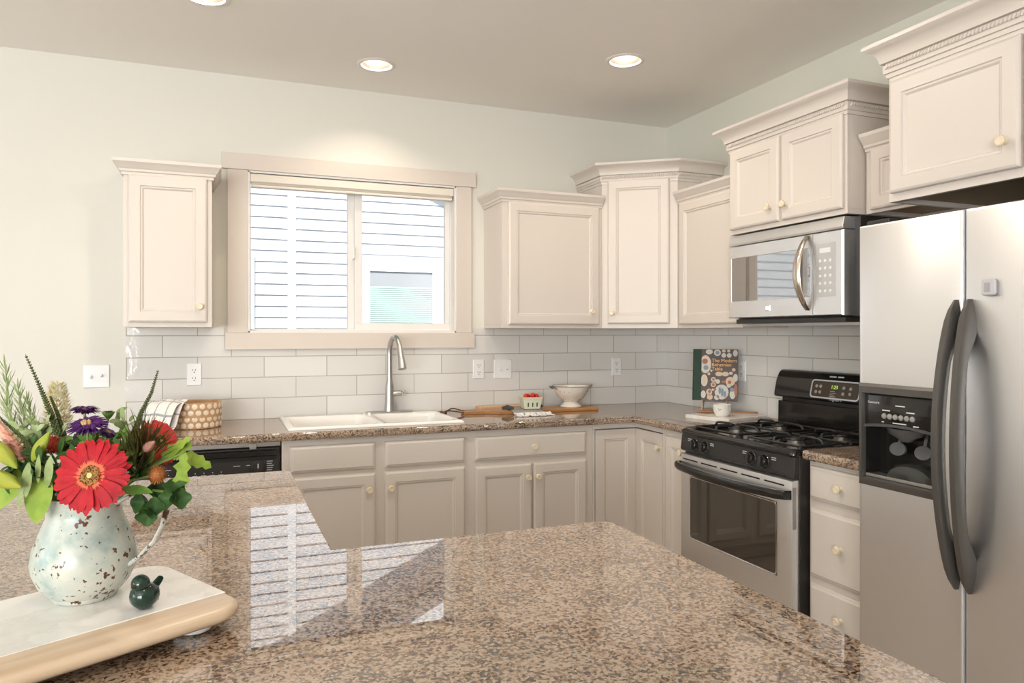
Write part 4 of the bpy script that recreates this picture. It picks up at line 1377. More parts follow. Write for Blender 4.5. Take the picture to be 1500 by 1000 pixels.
for (p, lab) in sbp:
    q = Matrix.Translation((-1.10, -0.262, BZ)) @ Matrix.Rotation(-0.15, 4, 'Z') @ Vector(p)
    sbt = thing('strawberry', lab, 'strawberry', q, random.uniform(0, 6), 'strawberries in the box')
    T = Matrix.Rotation(random.uniform(0.7, 1.3), 4, 'X')
    build('fruit', B().lathe([(0.001, -0.018), (0.008, -0.014), (0.014, -0.003), (0.0155, 0.006), (0.011, 0.013), (0.003, 0.015)], 14, T), SB, sbt)
    lf = B()
    for i in range(5):
        a = 2 * PI * i / 5
        lf.leaf(T @ Vector((0, 0, 0.015)), T.to_3x3() @ Vector((math.cos(a), math.sin(a), 0.1)), T.to_3x3() @ Vector((0, 0, 1)), 0.010, 0.005, 0.6, 4)
    build('calyx', lf, LEAF, sbt)

# round wooden basket with dotted inlay, checked towel hanging over its side
bk = thing('round_basket', 'round tan wooden bowl covered in cream dots, on the worktop at left', 'bowl', (-2.885, -0.245, Z0))
build('shell', B().lathe([(0.110, 0.0), (0.117, 0.002), (0.1215, 0.06), (0.122, 0.122), (0.119, 0.125), (0.114, 0.122), (0.110, 0.01), (0.0, 0.008)], 48, None, True, False), BASKW, bk)
b = B()
for r_ in range(4):
    z = 0.018 + r_ * 0.030
    rad = 0.1175 + 0.0035 * r_ / 3
    for i in range(22):
        a = 2 * PI * (i + 0.5 * (r_ % 2)) / 22
        T = Matrix.Rotation(a, 4, 'Z') @ Matrix.Translation((rad, 0, z)) @ Matrix.Rotation(PI / 2, 4, 'Y')
        b.lathe([(0.0130, -0.001), (0.0130, 0.0012), (0.0105, 0.0022)], 14, T)
build('dot_inlay', b, BONE, bk)
ck = thing('checked_towel', 'white towel with grey checks hanging over the side of the dotted bowl', 'towel', (-2.945, -0.30, Z0 + 0.003))
import mathutils
out = Vector((-0.66, -0.75, 0)).normalized()
wv = Vector((0.75, -0.66, 0)).normalized() * 0.20
base_ = Vector((-0.055, -0.015, 0))
pth = [base_ - out * 0.05 + Vector((0, 0, 0.075)), base_ - out * 0.03 + Vector((0, 0, 0.115)), base_ + out * 0.015 + Vector((0, 0, 0.138)), base_ + out * 0.055 + Vector((0, 0, 0.125)),
       base_ + out * 0.085 + Vector((0, 0, 0.070)), base_ + out * 0.105 + Vector((0, 0, 0.016)), base_ + out * 0.14 + Vector((0, 0, 0.004))]
b, uvs = cloth(pth, wv, 18, (1.0, 1.2), 0.003)
build_cloth('fabric', b, uvs, CHECK, ck, 0.003)
pth2 = [p + Vector((0.030, -0.012, 0)) - out * (0.018 + 0.004 * i) + Vector((0, 0, 0.004 if i < 4 else 0)) for i, p in enumerate(pth[2:])]
b, uvs = cloth(pth2, wv * 0.75, 14, (1.0, 1.0), 0.003)
build_cloth('folded_layer', b, uvs, CHECK, ck, 0.003)

# ------------------------------------------------------------------ things in the corner by the range
mbz = thing('serving_board', 'white marble slab beside the range, under the little bowl', 'board', (-0.222, -0.905, Z0), 0.24)
build('slab', B().loft([rrect(-0.165, 0.165, -0.145, 0.145, 0, 0.006), rrect(-0.165, 0.165, -0.145, 0.145, 0.015, 0.006), rrect(-0.163, 0.163, -0.143, 0.143, 0.017, 0.006)]), MARBLE, mbz)
sb_ = thing('pinch_bowl', 'small white footed bowl on the marble slab', 'bowl', (-0.285, -0.950, Z0 + 0.0172))
build('bowl', B().lathe([(0.030, 0.0), (0.036, 0.006), (0.046, 0.030), (0.048, 0.062), (0.046, 0.063), (0.043, 0.030), (0.03, 0.012), (0, 0.010)], 28, None, True, False), mat('cream stoneware', (0.80, 0.77, 0.72), 0.3), sb_)
mkb = B()
for (a, z, l) in ((3.75, 0.036, 0.010), (3.9, 0.040, 0.006), (3.68, 0.042, 0.006)):
    mkb.box(-0.0012, 0.0012, -l / 2, l / 2, -0.001, 0.001, Matrix.Rotation(a, 4, 'Z') @ Matrix.Translation((0.0468, 0, z)))
build('blue_mark', mkb, mat('blue glaze mark', (0.12, 0.2, 0.35), 0.4), sb_)
sp = thing('wooden_spoon', 'brown wooden spoon lying on the marble slab behind the small bowl', 'spoon', (-0.20, -0.862, Z0 + 0.0175), -0.62)
b = B()
b.loft([[(x, w_ * math.cos(a), 0.009 + h_ * math.sin(a)) for a in [2 * PI * i / 10 for i in range(10)]] for x, w_, h_ in ((-0.15, 0.002, 0.002), (-0.145, 0.014, 0.006), (-0.12, 0.023, 0.008), (-0.09, 0.022, 0.008), (-0.065, 0.012, 0.007), (-0.04, 0.007, 0.006), (0.05, 0.006, 0.005), (0.14, 0.008, 0.005), (0.17, 0.009, 0.005), (0.175, 0.005, 0.003))])
build('spoon', b, SPOONW, sp, ang=0.9)

# cookbook on a gold wire easel
BKX, BKY, BKZ = -0.165, -0.735, 0.990
ang = math.atan2(-0.667, 0.745)
es = thing('book_easel', 'gold wire easel holding the cookbook up beside the range', 'stand', (BKX, BKY, Z0), ang)
b = B()
wire = lambda p: b.tube(p, 0.0022, 6)
for s in (-1, 1):
    wire([(s * 0.075, -0.040, 0.003), (s * 0.070, -0.030, 0.045), (s * 0.066, -0.010, 0.068), (s * 0.064, 0.004, 0.076), (s * 0.05, 0.055, 0.25)])
    wire([(s * 0.066, -0.010, 0.0685), (s * 0.066, -0.036, 0.070), (s * 0.066, -0.040, 0.084)])
    wire([(s * 0.06, 0.010, 0.09), (s * 0.075, 0.075, 0.003)])
wire([(-0.066, 0.0, 0.072), (0.066, 0.0, 0.072)])
wire([(-0.05, 0.055, 0.25), (0.05, 0.055, 0.25)])
wire([(-0.075, -0.040, 0.003), (0.075, -0.040, 0.003)])
wire([(-0.075, 0.075, 0.003), (0.075, 0.075, 0.003)])
build('frame', b, GOLD, es)
bkk = thing('cookbook', 'upright cookbook with dark green spine band on a gold easel', 'book', (BKX, BKY, BKZ), ang)
TB = Matrix.Rotation(-0.20, 4, 'X')
bwid, bhei = 0.245, 0.292
build('pages', B().box(-bwid / 2 + 0.004, bwid / 2 - 0.004, -0.022, -0.004, 0.004, bhei - 0.004, TB), mat('cream paper', (0.75, 0.70, 0.62), 0.8), bkk)
COVER = mat('dark plum printed cover', (0.055, 0.036, 0.036), 0.4)
cv = B()
cv.box(-bwid / 2 + 0.045, bwid / 2, -0.0255, -0.022, 0, bhei, TB)
cv.box(-bwid / 2, bwid / 2, -0.004, -0.001, 0, bhei, TB)
cover = build('cover', cv, COVER, bkk)
sp_ = B()
sp_.box(-bwid / 2 - 0.002, -bwid / 2 + 0.046, -0.0262, -0.0218, -0.0005, bhei + 0.0005, TB)
sp_.box(-bwid / 2 - 0.002, -bwid / 2 + 0.002, -0.0262, -0.001, -0.0005, bhei + 0.0005, TB)
build('spine_band', sp_, mat('dark green cloth', (0.010, 0.035, 0.020), 0.7), bkk)
def disc_on(b, x, z, r, d=0.0004, n=20, sx_=1.0):
    b.loft([[(x + r * sx_ * math.cos(a), y, z + r * math.sin(a)) for a in [2 * PI * i / n for i in range(n)]] for y in (-0.0254, -0.0256 - d)], True, True, True, TB)
pl = {'white': B(), 'tan': B(), 'rust': B(), 'blue': B()}
for c, x, z, r, s in (('tan', -0.055, 0.205, 0.052, 0.62), ('white', -0.055, 0.205, 0.044, 0.62), ('rust', -0.058, 0.222, 0.016, 1), ('blue', -0.052, 0.185, 0.014, 1),
                   ('white', -0.035, 0.277, 0.015, 1.3), ('white', 0.010, 0.272, 0.019, 1), ('blue', 0.010, 0.272, 0.011, 1), ('white', 0.045, 0.257, 0.013, 1), ('white', 0.075, 0.257, 0.013, 1),
                   ('tan', 0.045, 0.283, 0.010, 1), ('tan', 0.072, 0.283, 0.009, 1), ('white', 0.108, 0.270, 0.019, 0.7), ('tan', 0.020, 0.150, 0.013, 1.5), ('tan', 0.055, 0.150, 0.013, 1.5),
                   ('white', -0.060, 0.112, 0.034, 0.55), ('tan', -0.060, 0.112, 0.024, 0.5), ('tan', -0.010, 0.118, 0.014, 1), ('rust', -0.010, 0.118, 0.007, 1), ('white', 0.014, 0.107, 0.013, 1),
                   ('tan', -0.010, 0.088, 0.014, 1), ('rust', -0.010, 0.088, 0.008, 1), ('rust', 0.046, 0.106, 0.008, 1.5), ('tan', 0.082, 0.108, 0.026, 1), ('rust', 0.078, 0.104, 0.010, 1), ('white', 0.110, 0.130, 0.022, 0.6),
                   ('white', 0.036, 0.048, 0.042, 0.9), ('blue', 0.026, 0.056, 0.020, 0.35), ('blue', 0.040, 0.046, 0.024, 0.3), ('blue', 0.054, 0.036, 0.018, 0.35), ('white', 0.075, 0.085, 0.012, 1), ('tan', -0.035, 0.150, 0.008, 1), ('white', -0.022, 0.168, 0.006, 1), ('white', 0.085, 0.155, 0.008, 1.3), ('tan', 0.100, 0.175, 0.010, 1), ('rust', 0.0, 0.062, 0.007, 1), ('white', -0.012, 0.060, 0.006, 1), ('rust', 0.112, 0.060, 0.035, 0.25), ('white', 0.095, 0.036, 0.026, 0.6), ('blue', 0.093, 0.062, 0.012, 1),
                   ('tan', -0.032, 0.045, 0.020, 0.8), ('rust', -0.030, 0.050, 0.010, 0.8), ('tan', -0.028, 0.018, 0.016, 1.0), ('white', -0.064, 0.032, 0.022, 0.6), ('white', 0.01, 0.016, 0.014, 1.0)):
    disc_on(pl[c], x, z, r, {'white': 0.0002, 'tan': 0.0003, 'rust': 0.0005, 'blue': 0.0005}[c] if not (c == 'white' and r == 0.044) else 0.0004, 20, s)
for c, col_ in (('white', (0.52, 0.49, 0.46)), ('tan', (0.55, 0.42, 0.30)), ('rust', (0.32, 0.10, 0.05)), ('blue', (0.16, 0.22, 0.28))):
    build('picture_print', pl[c], mat('cover print ' + c, col_, 0.45), cover)
YEL = mat('yellow orange lettering', (0.85, 0.45, 0.12), 0.5)
for i, s in enumerate(('The Modern', 'Bohemian', 'Table')):
    text('title', s, 0.027, TB @ Matrix.Translation((-0.020, -0.0262, 0.218 - i * 0.024)) @ RX, YEL, cover, 0.0004, 'LEFT')

# ------------------------------------------------------------------ tray, jug, bird on the island
TZ = Z0
tang = math.atan2(0.475, 0.88)      # long edge of the tray, pointing right
ux, uy = Vector((0.88, 0.475)), Vector((-0.475, 0.88))
TRC = Vector((-2.735, -2.945)) - ux * 0.27 + uy * 0.155
tr = thing('serving_tray', 'marble and pale wood serving tray on white feet, under the flower jug', 'tray', (TRC.x, TRC.y, TZ), tang)
b = B()
b.loft([rrect(-0.264, 0.264, -0.146, -0.090, 0.020, 0.05, 6), rrect(-0.27, 0.27, -0.153, -0.090, 0.026, 0.05, 6)][:0] or
       [[(x, y, z) for x, y, _ in rrect(-0.27 + i, 0.27 - i, -0.155 + i, 0.155 - i, 0, 0.05 - i * 0.5, 6)] for i, z in ((0.008, 0.018), (0.002, 0.023), (0.0, 0.029), (0.003, 0.036), (0.010, 0.0395))])
build('wood_base', b, ACACIA, tr, ang=0.9)
mb = B()
hw, hy = 0.266, 0.151
pts = [(-hw + 0.04, hy), (-hw, hy - 0.04), (-hw, -0.084), (hw, -0.084), (hw, hy - 0.04), (hw - 0.04, hy)]
pts = [(x, y) for x, y, _ in rrect(-hw, hw, -hy, hy, 0, 0.045, 6) if y > -0.084]
pts = [(hw, -0.084)] + pts + [(-hw, -0.084)]
mb.prism(pts, 0.030, 0.0405)
build('marble_top', mb, MARBLE, tr, 0.0015)
for sx_ in (-1, 1):
    for sy in (-1, 1):
        build('foot', B().lathe([(0.018, 0), (0.026, 0.004), (0.030, 0.012), (0.030, 0.0178)], 24, Matrix.Translation((sx_ * 0.205, sy * 0.10, 0))), mat('white painted wood', (0.76, 0.75, 0.73), 0.5), tr)

VZ = TZ + 0.0408
VC = Vector((-2.981, -2.822, VZ))
jg = thing('jug', 'distressed pale green enamel jug holding the flowers', 'jug', VC, -math.radians(21.9))
prof = [(0.050, 0.0), (0.053, 0.003), (0.054, 0.007), (0.060, 0.011), (0.073, 0.025), (0.083, 0.045), (0.0855, 0.060), (0.082, 0.082), (0.071, 0.108), (0.061, 0.130), (0.0595, 0.145), (0.066, 0.162), (0.0675, 0.164), (0.064, 0.163),
        (0.057, 0.145), (0.058, 0.13), (0.068, 0.108), (0.079, 0.082), (0.082, 0.06), (0.07, 0.025), (0.0, 0.012)]
build('body', B().lathe([(a * 0.885, z) for a, z in prof], 56, None, True, False), ENAMEL, jg)
hpth = [(0.053, 0, 0.150), (0.083, 0, 0.166), (0.110, 0.0, 0.168), (0.126, 0, 0.158), (0.131, 0, 0.138), (0.126, 0, 0.115), (0.112, 0, 0.088), (0.090, 0, 0.066), (0.070, 0, 0.050)]
hb = B()
rings = []
for i, p in enumerate(hpth):
    a = Vector(hpth[max(0, i - 1)])
    c = Vector(hpth[min(len(hpth) - 1, i + 1)])
    t_ = (c - a).normalized()
    n_ = Vector((t_.z, 0, -t_.x))
    P = Vector(p)
    rings.append([P + n_ * 0.0035 * math.sin(q) + Vector((0, 0.011 * math.cos(q), 0)) for q in [2 * PI * j / 10 for j in range(10)]])
hb.loft(rings)
build('handle', hb, ENAMEL_H, jg, ang=1.2)

br = thing('bird_figurine', 'small glossy dark green ceramic bird on the tray beside the jug', 'figurine', (-2.888, -2.914, VZ), math.radians(232))
b = B()
rings = []
for x, r, zc in ((-0.024, 0.004, 0.024), (-0.021, 0.010, 0.022), (-0.013, 0.017, 0.0185), (0, 0.0205, 0.0195), (0.010, 0.019, 0.0195), (0.017, 0.013, 0.020), (0.021, 0.004, 0.020)):
    ring_ = []
    for i in range(24):
        a = 2 * PI * i / 24
        g = 1 - 0.05 * (i % 2) * (1 if x < 0.012 else 0)
        ring_.append((x, r * g * math.cos(a), max(0.0, zc + r * g * math.sin(a))))
    rings.append(ring_)
b.loft(rings)
body = build('body', b, GLAZE, br, ang=1.2)
build('head', B().ell((0.008, 0, 0.040), (0.0135, 0.0135, 0.0130), 20, 14), GLAZE, br)
build('beak', B().loft([[(x, r * math.cos(a), 0.039 + r * math.sin(a)) for a in [2 * PI * i / 10 for i in range(10)]] for x, r in ((0.018, 0.005), (0.024, 0.0022), (0.027, 0.0004))]), mat('olive glaze', (0.03, 0.035, 0.012), 0.1), br)
build('tail', B().loft([[(x, wd * math.cos(a), z + 0.004 * math.sin(a)) for a in [2 * PI * i / 10 for i in range(10)]] for x, z, wd in ((-0.012, 0.022, 0.008), (-0.024, 0.029, 0.008), (-0.033, 0.035, 0.006))]), GLAZE, br)

# ------------------------------------------------------------------ flowers in the jug
CR, CF = Vector((0.92780, -0.37307, 0)), Vector((0.37307, 0.92780, 0))
AWAY = CF - CR * 0.582        # straight away from where the jug is seen
def bq(r, u, f):
    """centimetres to the right, up and away from the foot of the jug"""
    return VC + CR * (r / 100) + AWAY * (f / 100) + Vector((0, 0, u / 100))
UP = Vector((0, 0, 1))
def flower(name, label, cat='flower'):
    return thing(name, label, cat, VC, 0, 'flowers and leaves in the jug')
def L_(p):
    return Vector(p) - VC
def stem(parent, tip, mouth=None, r=0.0022):
    tip = L_(tip)
    m0 = mouth if mouth is not None else Vector((tip.x, tip.y, 0)) * 0.30
    if Vector((m0.x, m0.y)).length > 0.045:
        m0 = m0 * (0.045 / Vector((m0.x, m0.y)).length)
    foot = Vector((-m0.x * 0.6, -m0.y * 0.6, 0.02))
    mid = Vector((m0.x, m0.y, 0.155))
    q = mid.lerp(tip, 0.5) + Vector((0, 0, 0.012))
    return build('stem', B().tube([foot, mid, q, tip], r, 6), STEM, parent)
def basis(n):
    n = Vector(n).normalized()
    a = n.cross(UP)
    a = a.normalized() if a.length > 1e-3 else Vector((1, 0, 0))
    return n, a, a.cross(n) * -1
def daisy(name, label, c, n, R, petals, m, width, disc_r, bend=0.25, mats=(RINGC, DISC, EYE), ring2=True):
    t = flower(name, label)
    c = L_(c)
    n, a, u = basis(n)
    b = B()
    rows = [(petals, R, 0.0, 0.06), (petals, R * 0.95, 0.5, 0.16)] if ring2 else [(petals, R, 0.0, 0.15)]
    for cnt, rad, off, lift in rows:
        for i in range(cnt):
            th = 2 * PI * (i + off + random.uniform(-0.15, 0.15)) / cnt
            d = (a * math.cos(th) + u * math.sin(th)) + n * (lift + random.uniform(-0.08, 0.08))
            d.normalize()
            l = (rad - disc_r * 0.6) * random.uniform(0.95, 1.04)
            b.leaf(c + d * disc_r * 0.6 + n * (0.0012 if off else 0), d, n, l, width * random.uniform(0.92, 1.08), bend + lift * 0.9 + random.uniform(-.06, .08), 9, 0.10,
                   lambda q: (0.42 + 0.58 * min(1, q * 1.6)) * (1 if q < 0.78 else math.sqrt(max(0, 1 - ((q - 0.78) / 0.225) ** 2))))
    build('petals', b, m, t)
    if mats[0]:
        b = B()
        for i in range(70):
            th = 2 * PI * i / 70
            d = (a * math.cos(th) + u * math.sin(th) + n * 0.55).normalized()
            b.leaf(c + (a * math.cos(th) + u * math.sin(th)) * disc_r * 0.75 + n * 0.003, d, n, disc_r * 0.85 * random.uniform(.7, 1.1), 0.0018, 0.5, 3)
        build('inner_ring', b, mats[0], t)
    b = B()
    T = Matrix.Translation(c + n * 0.001) @ n.to_track_quat('Z', 'Y').to_matrix().to_4x4()
    b.lathe([(disc_r, 0), (disc_r * 0.95, 0.004), (disc_r * 0.6, 0.005), (disc_r * 0.35, 0.004)], 24, T)
    for i in range(60):
        rr = disc_r * math.sqrt(random.uniform(0.12, 0.95))
        th = random.uniform(0, 2 * PI)
        b.ell((rr * math.cos(th), rr * math.sin(th), 0.005), (0.0011, 0.0011, 0.002), 5, 4, T)
    dsk = build('disc', b, mats[1], t)
    if mats[2]:
        build('eye', B().lathe([(disc_r * 0.30, 0.003), (disc_r * 0.26, 0.0065), (disc_r * 0.1, 0.0072)], 16, T), mats[2], dsk)
    return t, c, n
CAMD = -CF + UP * 0.12
t, c, n = daisy('gerbera_daisy', 'big red gerbera facing forward at the front of the jug', bq(1.0, 21.0, -9.5), CAMD + UP * 0.18 + CR * 0.05, 0.0560, 24, RED, 0.0108, 0.0150)
stem(t, bq(1.0, 20.6, -8.4), None, 0.003)
t, c, n = daisy('gerbera_daisy', 'coral red gerbera seen edge-on behind the bronze tuft', bq(12.0, 24.2, 2), CR * 0.9 - CF * 0.45 + UP * 0.45, 0.040, 18, CORAL, 0.012, 0.010)
stem(t, bq(11.4, 23.8, 2.2))
def aster(label, c, n, R, m=PURPLE, dz=0.0045):
    t = flower('aster', label)
    cc_ = L_(c)
    n, a, u = basis(n)
    b = B()
    for cnt, k, lift in ((40, 1.0, -0.05), (38, 0.9, 0.2), (34, 0.75, 0.45)):
        for i in range(cnt):
            th = 2 * PI * (i + random.uniform(-.3, .3)) / cnt
            d = (a * math.cos(th) + u * math.sin(th) + n * (lift + random.uniform(-.1, .1))).normalized()
            b.leaf(cc_ + d * R * 0.25, d, n, R * 0.80 * k * random.uniform(.9, 1.08), 0.0050, 0.2 + lift, 4, 0.2)
    build('petals', b, m, t)
    T = Matrix.Translation(cc_ + n * 0.003) @ n.to_track_quat('Z', 'Y').to_matrix().to_4x4()
    d = B()
    for i in range(40):
        rr, th = R * 0.27 * math.sqrt(random.random()), random.uniform(0, 2 * PI)
        d.ell((rr * math.cos(th), rr * math.sin(th), dz - 0.0045), (0.0015, 0.0015, 0.0045), 5, 4, T)
    build('disc', d, AYEL, t)
    sp2 = B()
    for i in range(12):
        th = 2 * PI * i / 12
        sp2.leaf(cc_ - n * 0.004, a * math.cos(th) + u * math.sin(th) - n * 0.3, n, 0.014, 0.004, -0.4, 4)
    build('sepals', sp2, LEAFD, t)
    stem(t, c - n * 0.004)
    return t
aster('purple aster with yellow eye directly above the red gerbera', bq(0.4, 27.8, -4), UP * 1.0 - CF * 0.36, 0.0300)
aster('purple aster standing just behind and above the yellow eyed one', bq(0.0, 29.6, 1), UP * 1.0 - CF * 0.02 + CR * 0.05, 0.0235, PURPLE, 0.0)
aster('small purple aster low beside the yellow eyed one', bq(3.7, 26.2, -1), UP * 0.9 + CR * 0.5, 0.0145, PURPLE, 0.0)
t = flower('aster_bud', 'half open purple and green aster bud among the asters', 'flower')
bp = bq(3.8, 28.2, 2)
b = B()
for i in range(22):
    th = 2 * PI * i / 22
    b.leaf(L_(bp) + UP * -0.004, CR * math.cos(th) + CF * math.sin(th) + UP * 0.9, -(CR * math.cos(th) + CF * math.sin(th)), 0.018, 0.0055, -0.3, 4)
build('sepals', b, LEAF, t)
b = B()
for i in range(18):
    th = 2 * PI * i / 18
    b.leaf(L_(bp) + UP * 0.006, CR * math.cos(th) + CF * math.sin(th) + UP * 0.8, UP, 0.010, 0.003, 0.2, 3)
build('petals', b, PURPLE, t)
stem(t, bp)

def spike(label, pts, r0, m=SPIKE):
    t = flower('flower_spike', label)
    P = [L_(bq(*p)) for p in pts]
    b = B()
    N = 34
    segs = []
    for i in range(N + 1):
        s = i / N * (len(P) - 1)
        k = min(int(s), len(P) - 2)
        segs.append(P[k].lerp(P[k + 1], s - k))
    b.tube(segs, [r0 * 0.55 * (1 - 0.8 * i / N) for i in range(N + 1)], 6)
    for i in range(N):
        d = (segs[i + 1] - segs[i]).normalized()
        o1 = d.orthogonal().normalized()
        o2 = d.cross(o1)
        rr = r0 * (1 - 0.72 * i / N)
        for j in range(6):
            th = 2 * PI * (j + 0.5 * (i % 2)) / 6
            e_ = o1 * math.cos(th) + o2 * math.sin(th)
            T = Matrix.Translation(segs[i] + e_ * rr * 0.8) @ (d * 0.8 + e_ * 0.6).to_track_quat('Z', 'Y').to_matrix().to_4x4()
            b.ell((0, 0, 0), (rr * 0.36, rr * 0.36, max(rr * 0.62, 0.0022)), 6, 4, T)
    build('florets', b, m, t)
    stem(t, bq(*pts[0]))
    return t
spike('tallest dark green flower spike, leaning left over the jug', [(-4.2, 25.5, 0), (-5.6, 29.5, 0), (-7.3, 33.6, 0), (-9.5, 38.5, 0)], 0.0052)
spike('short dark green flower spike just right of the tallest spike', [(-3.4, 25.5, 1), (-4.4, 29, 1), (-5.6, 31.8, 1)], 0.0038)
spike('slim green flower spike leaning right in front of the checked towel', [(7.8, 25.5, 1), (9.0, 29.0, 1), (10.7, 32.3, 1), (11.8, 36.0, 1)], 0.0042)
spike('dark green flower spike running down from the left edge of the picture', [(-7.6, 23.2, -5), (-9.6, 26.0, -5), (-13.2, 29.2, -5)], 0.0042)

t = flower('celosia_plume', 'cream feathery plume standing behind the purple asters')
b = B()
for i in range(1100):
    h = random.random()
    th = random.uniform(0, 2 * PI)
    base_r = 0.0225 * (math.sin(PI * min(1, h * 0.62 + 0.30)) ** 0.7)
    p = L_(bq(-4.6, 25.0 + 8.4 * h, 4)) + (CR * math.cos(th) + CF * math.sin(th)) * base_r * random.uniform(0.5, 0.9)
    d = (CR * math.cos(th) + CF * math.sin(th)) * 0.7 + UP * (0.7 + 1.0 * h) + CR * random.gauss(0, .3) + CF * random.gauss(0, .3)
    b.leaf(p, d, UP, random.uniform(0.006, 0.011), 0.0026, 0.4, 2, 0.3)
build('florets', b, CREAMP, t)
stem(t, bq(-3.4, 25.0, 4), None, 0.004)

def needles(label, tip, base_, length, count, m=ROSEM, w=0.0026):
    t = flower('needle_sprig', label, 'foliage')
    A, C_ = L_(bq(*base_)), L_(bq(*tip))
    b = B()
    b.tube([A, A.lerp(C_, 0.5) + Vector((0.002, 0, 0.002)), C_], [0.0018, 0.0015, 0.0008], 5)
    d = (C_ - A).normalized()
    o1 = d.orthogonal().normalized()
    o2 = d.cross(o1)
    for i in range(count):
        s = 0.1 + 0.9 * i / count
        th = i * 2.4
        e_ = o1 * math.cos(th) + o2 * math.sin(th)
        b.leaf(A.lerp(C_, s), d * 0.8 + e_ * 0.75, d, length * (1.15 - 0.5 * s) * random.uniform(.8, 1.15), w, -0.35, 4, 0.1)
    build('needles', b, m, t)
    stem(t, bq(*base_))
needles('tall pale needle sprig at the far left of the bouquet', (-13.1, 36.6, 3), (-11.9, 22.5, 3), 0.036, 42)
needles('middle pale needle sprig, left of the tallest spike', (-11.0, 33.6, 2), (-9.2, 22.5, 2), 0.032, 40)
needles('short pale needle sprig beside the tallest spike', (-9.5, 31.3, 3), (-7.4, 22.5, 3), 0.030, 38)
needles('pale needle sprig low behind the yellow green bud', (-9.0, 28.6, 1), (-6.0, 21.5, 1), 0.026, 36)
needles('pale needle sprig in front of the middle one at left', (-12.8, 31.0, 0), (-9.0, 21.0, 0), 0.030, 40)

def bud(name, label, base_, tip, R, m, cat='flower'):
    t = flower(name, label, cat)
    A, C_ = L_(bq(*base_)), L_(bq(*tip))
    T = Matrix.Translation(A) @ (C_ - A).to_track_quat('Z', 'Y').to_matrix().to_4x4()
    Ln = (C_ - A).length
    b = B()
    rings = []
    for i in range(11):
        s = i / 10
        r = R * (math.sin(PI * (s * 0.93 + 0.05)) ** 0.8) * (1 - 0.25 * s)
        rings.append([(r * (1 + 0.10 * math.cos(3 * a)) * math.cos(a), r * (1 + 0.10 * math.cos(3 * a)) * math.sin(a), s * Ln) for a in [2 * PI * j / 18 for j in range(18)]])
    b.loft(rings, True, True, True, T)
    build('bud', b, m, t)
    stem(t, bq(*base_))
bud('lily_bud', 'plump yellow green lily bud left of the red gerbera', (-7.9, 22.6, -6), (-5.3, 27.0, -6), 0.0098, LILY)
bud('lily_bud', 'yellow green lily bud pointing down at the far left', (-13.8, 21.2, -8), (-9.3, 19.4, -10), 0.013, LILY)
bud('lily_bud', 'yellow green lily bud above the down pointing one at far left', (-13.6, 26.0, -8), (-10.0, 22.0, -9), 0.012, LILY)
bud('rose_bud', 'small brown pink bud amid the bronze tuft', (9.2, 23.6, -3), (10.8, 25.2, -3.6), 0.0085, MAUVE)

def fuzzy(name, label, c, R, m, count=260, flat=1.0, hl=0.4):
    t = flower(name, label)
    cc_ = L_(bq(*c))
    b = B()
    b.ell(cc_, (R * 0.8, R * 0.8, R * 0.8 * flat), 14, 10)
    for i in range(count):
        z = 1 - 2 * (i + 0.5) / count
        th = i * 2.399963
        d = Vector((math.sqrt(1 - z * z) * math.cos(th), math.sqrt(1 - z * z) * math.sin(th), z * flat))
        b.leaf(cc_ + d * R * 0.72, d + UP * 0.2, UP if abs(d.z) < 0.9 else CR, R * hl * random.uniform(.8, 1.2), R * 0.13, 0.2, 3, 0.3)
    build('florets', b, m, t)
    stem(t, bq(*c))
fuzzy('globe_flower', 'orange brown globe flower right of the red gerbera', (11.2, 20.1, -4), 0.0140, ORANGE)
fuzzy('tufted_flower', 'small dark red tufted flower behind the plump lily bud', (-4.9, 24.6, -3), 0.0135, REDF)
t = flower('celosia_plume', 'pink velvety plume at the far left edge of the bouquet')
b = B()
A, C_ = L_(bq(-9.2, 22.9, -6)), L_(bq(-13.6, 28.6, -6))
for i in range(240):
    s = random.random()
    p = A.lerp(C_, s)
    d = Vector((random.gauss(0, 1), random.gauss(0, 1), random.gauss(0, 1))).normalized()
    r = 0.008 * math.sin(PI * min(1, s + 0.12)) + 0.002
    b.leaf(p + d * r * 0.5, d + (C_ - A).normalized() * 0.3, UP, r * 0.9, 0.004, 0.2, 3)
b.tube([A, A.lerp(C_, 0.5), C_], [0.004, 0.008, 0.006], 8)
build('florets', b, PINK, t)
stem(t, bq(-9.2, 22.9, -6))

def tuft(label, base_, tip, spread, count, m):
    t = flower('grass_tuft', label, 'foliage')
    A, C_ = L_(bq(*base_)), L_(bq(*tip))
    b = B()
    for i in range(count):
        s = random.uniform(0, 0.55)
        e_ = Vector((random.gauss(0, 1), random.gauss(0, 1), random.gauss(0, 0.4))) * spread
        p = A.lerp(C_, s) + e_ * 0.4
        d = (C_ - A) + e_ * 1.6
        b.leaf(p, d, CR, (C_ - A).length * random.uniform(0.35, 0.65), 0.0030, random.uniform(-.6, .6), 5, 0.2)
    build('blades', b, m, t)
    stem(t, bq(*base_))
tuft('dark bronze needle tuft right of the red gerbera', (8.0, 19.8, -2), (10.4, 28.6, -2), 0.019, 240, BRONZE)

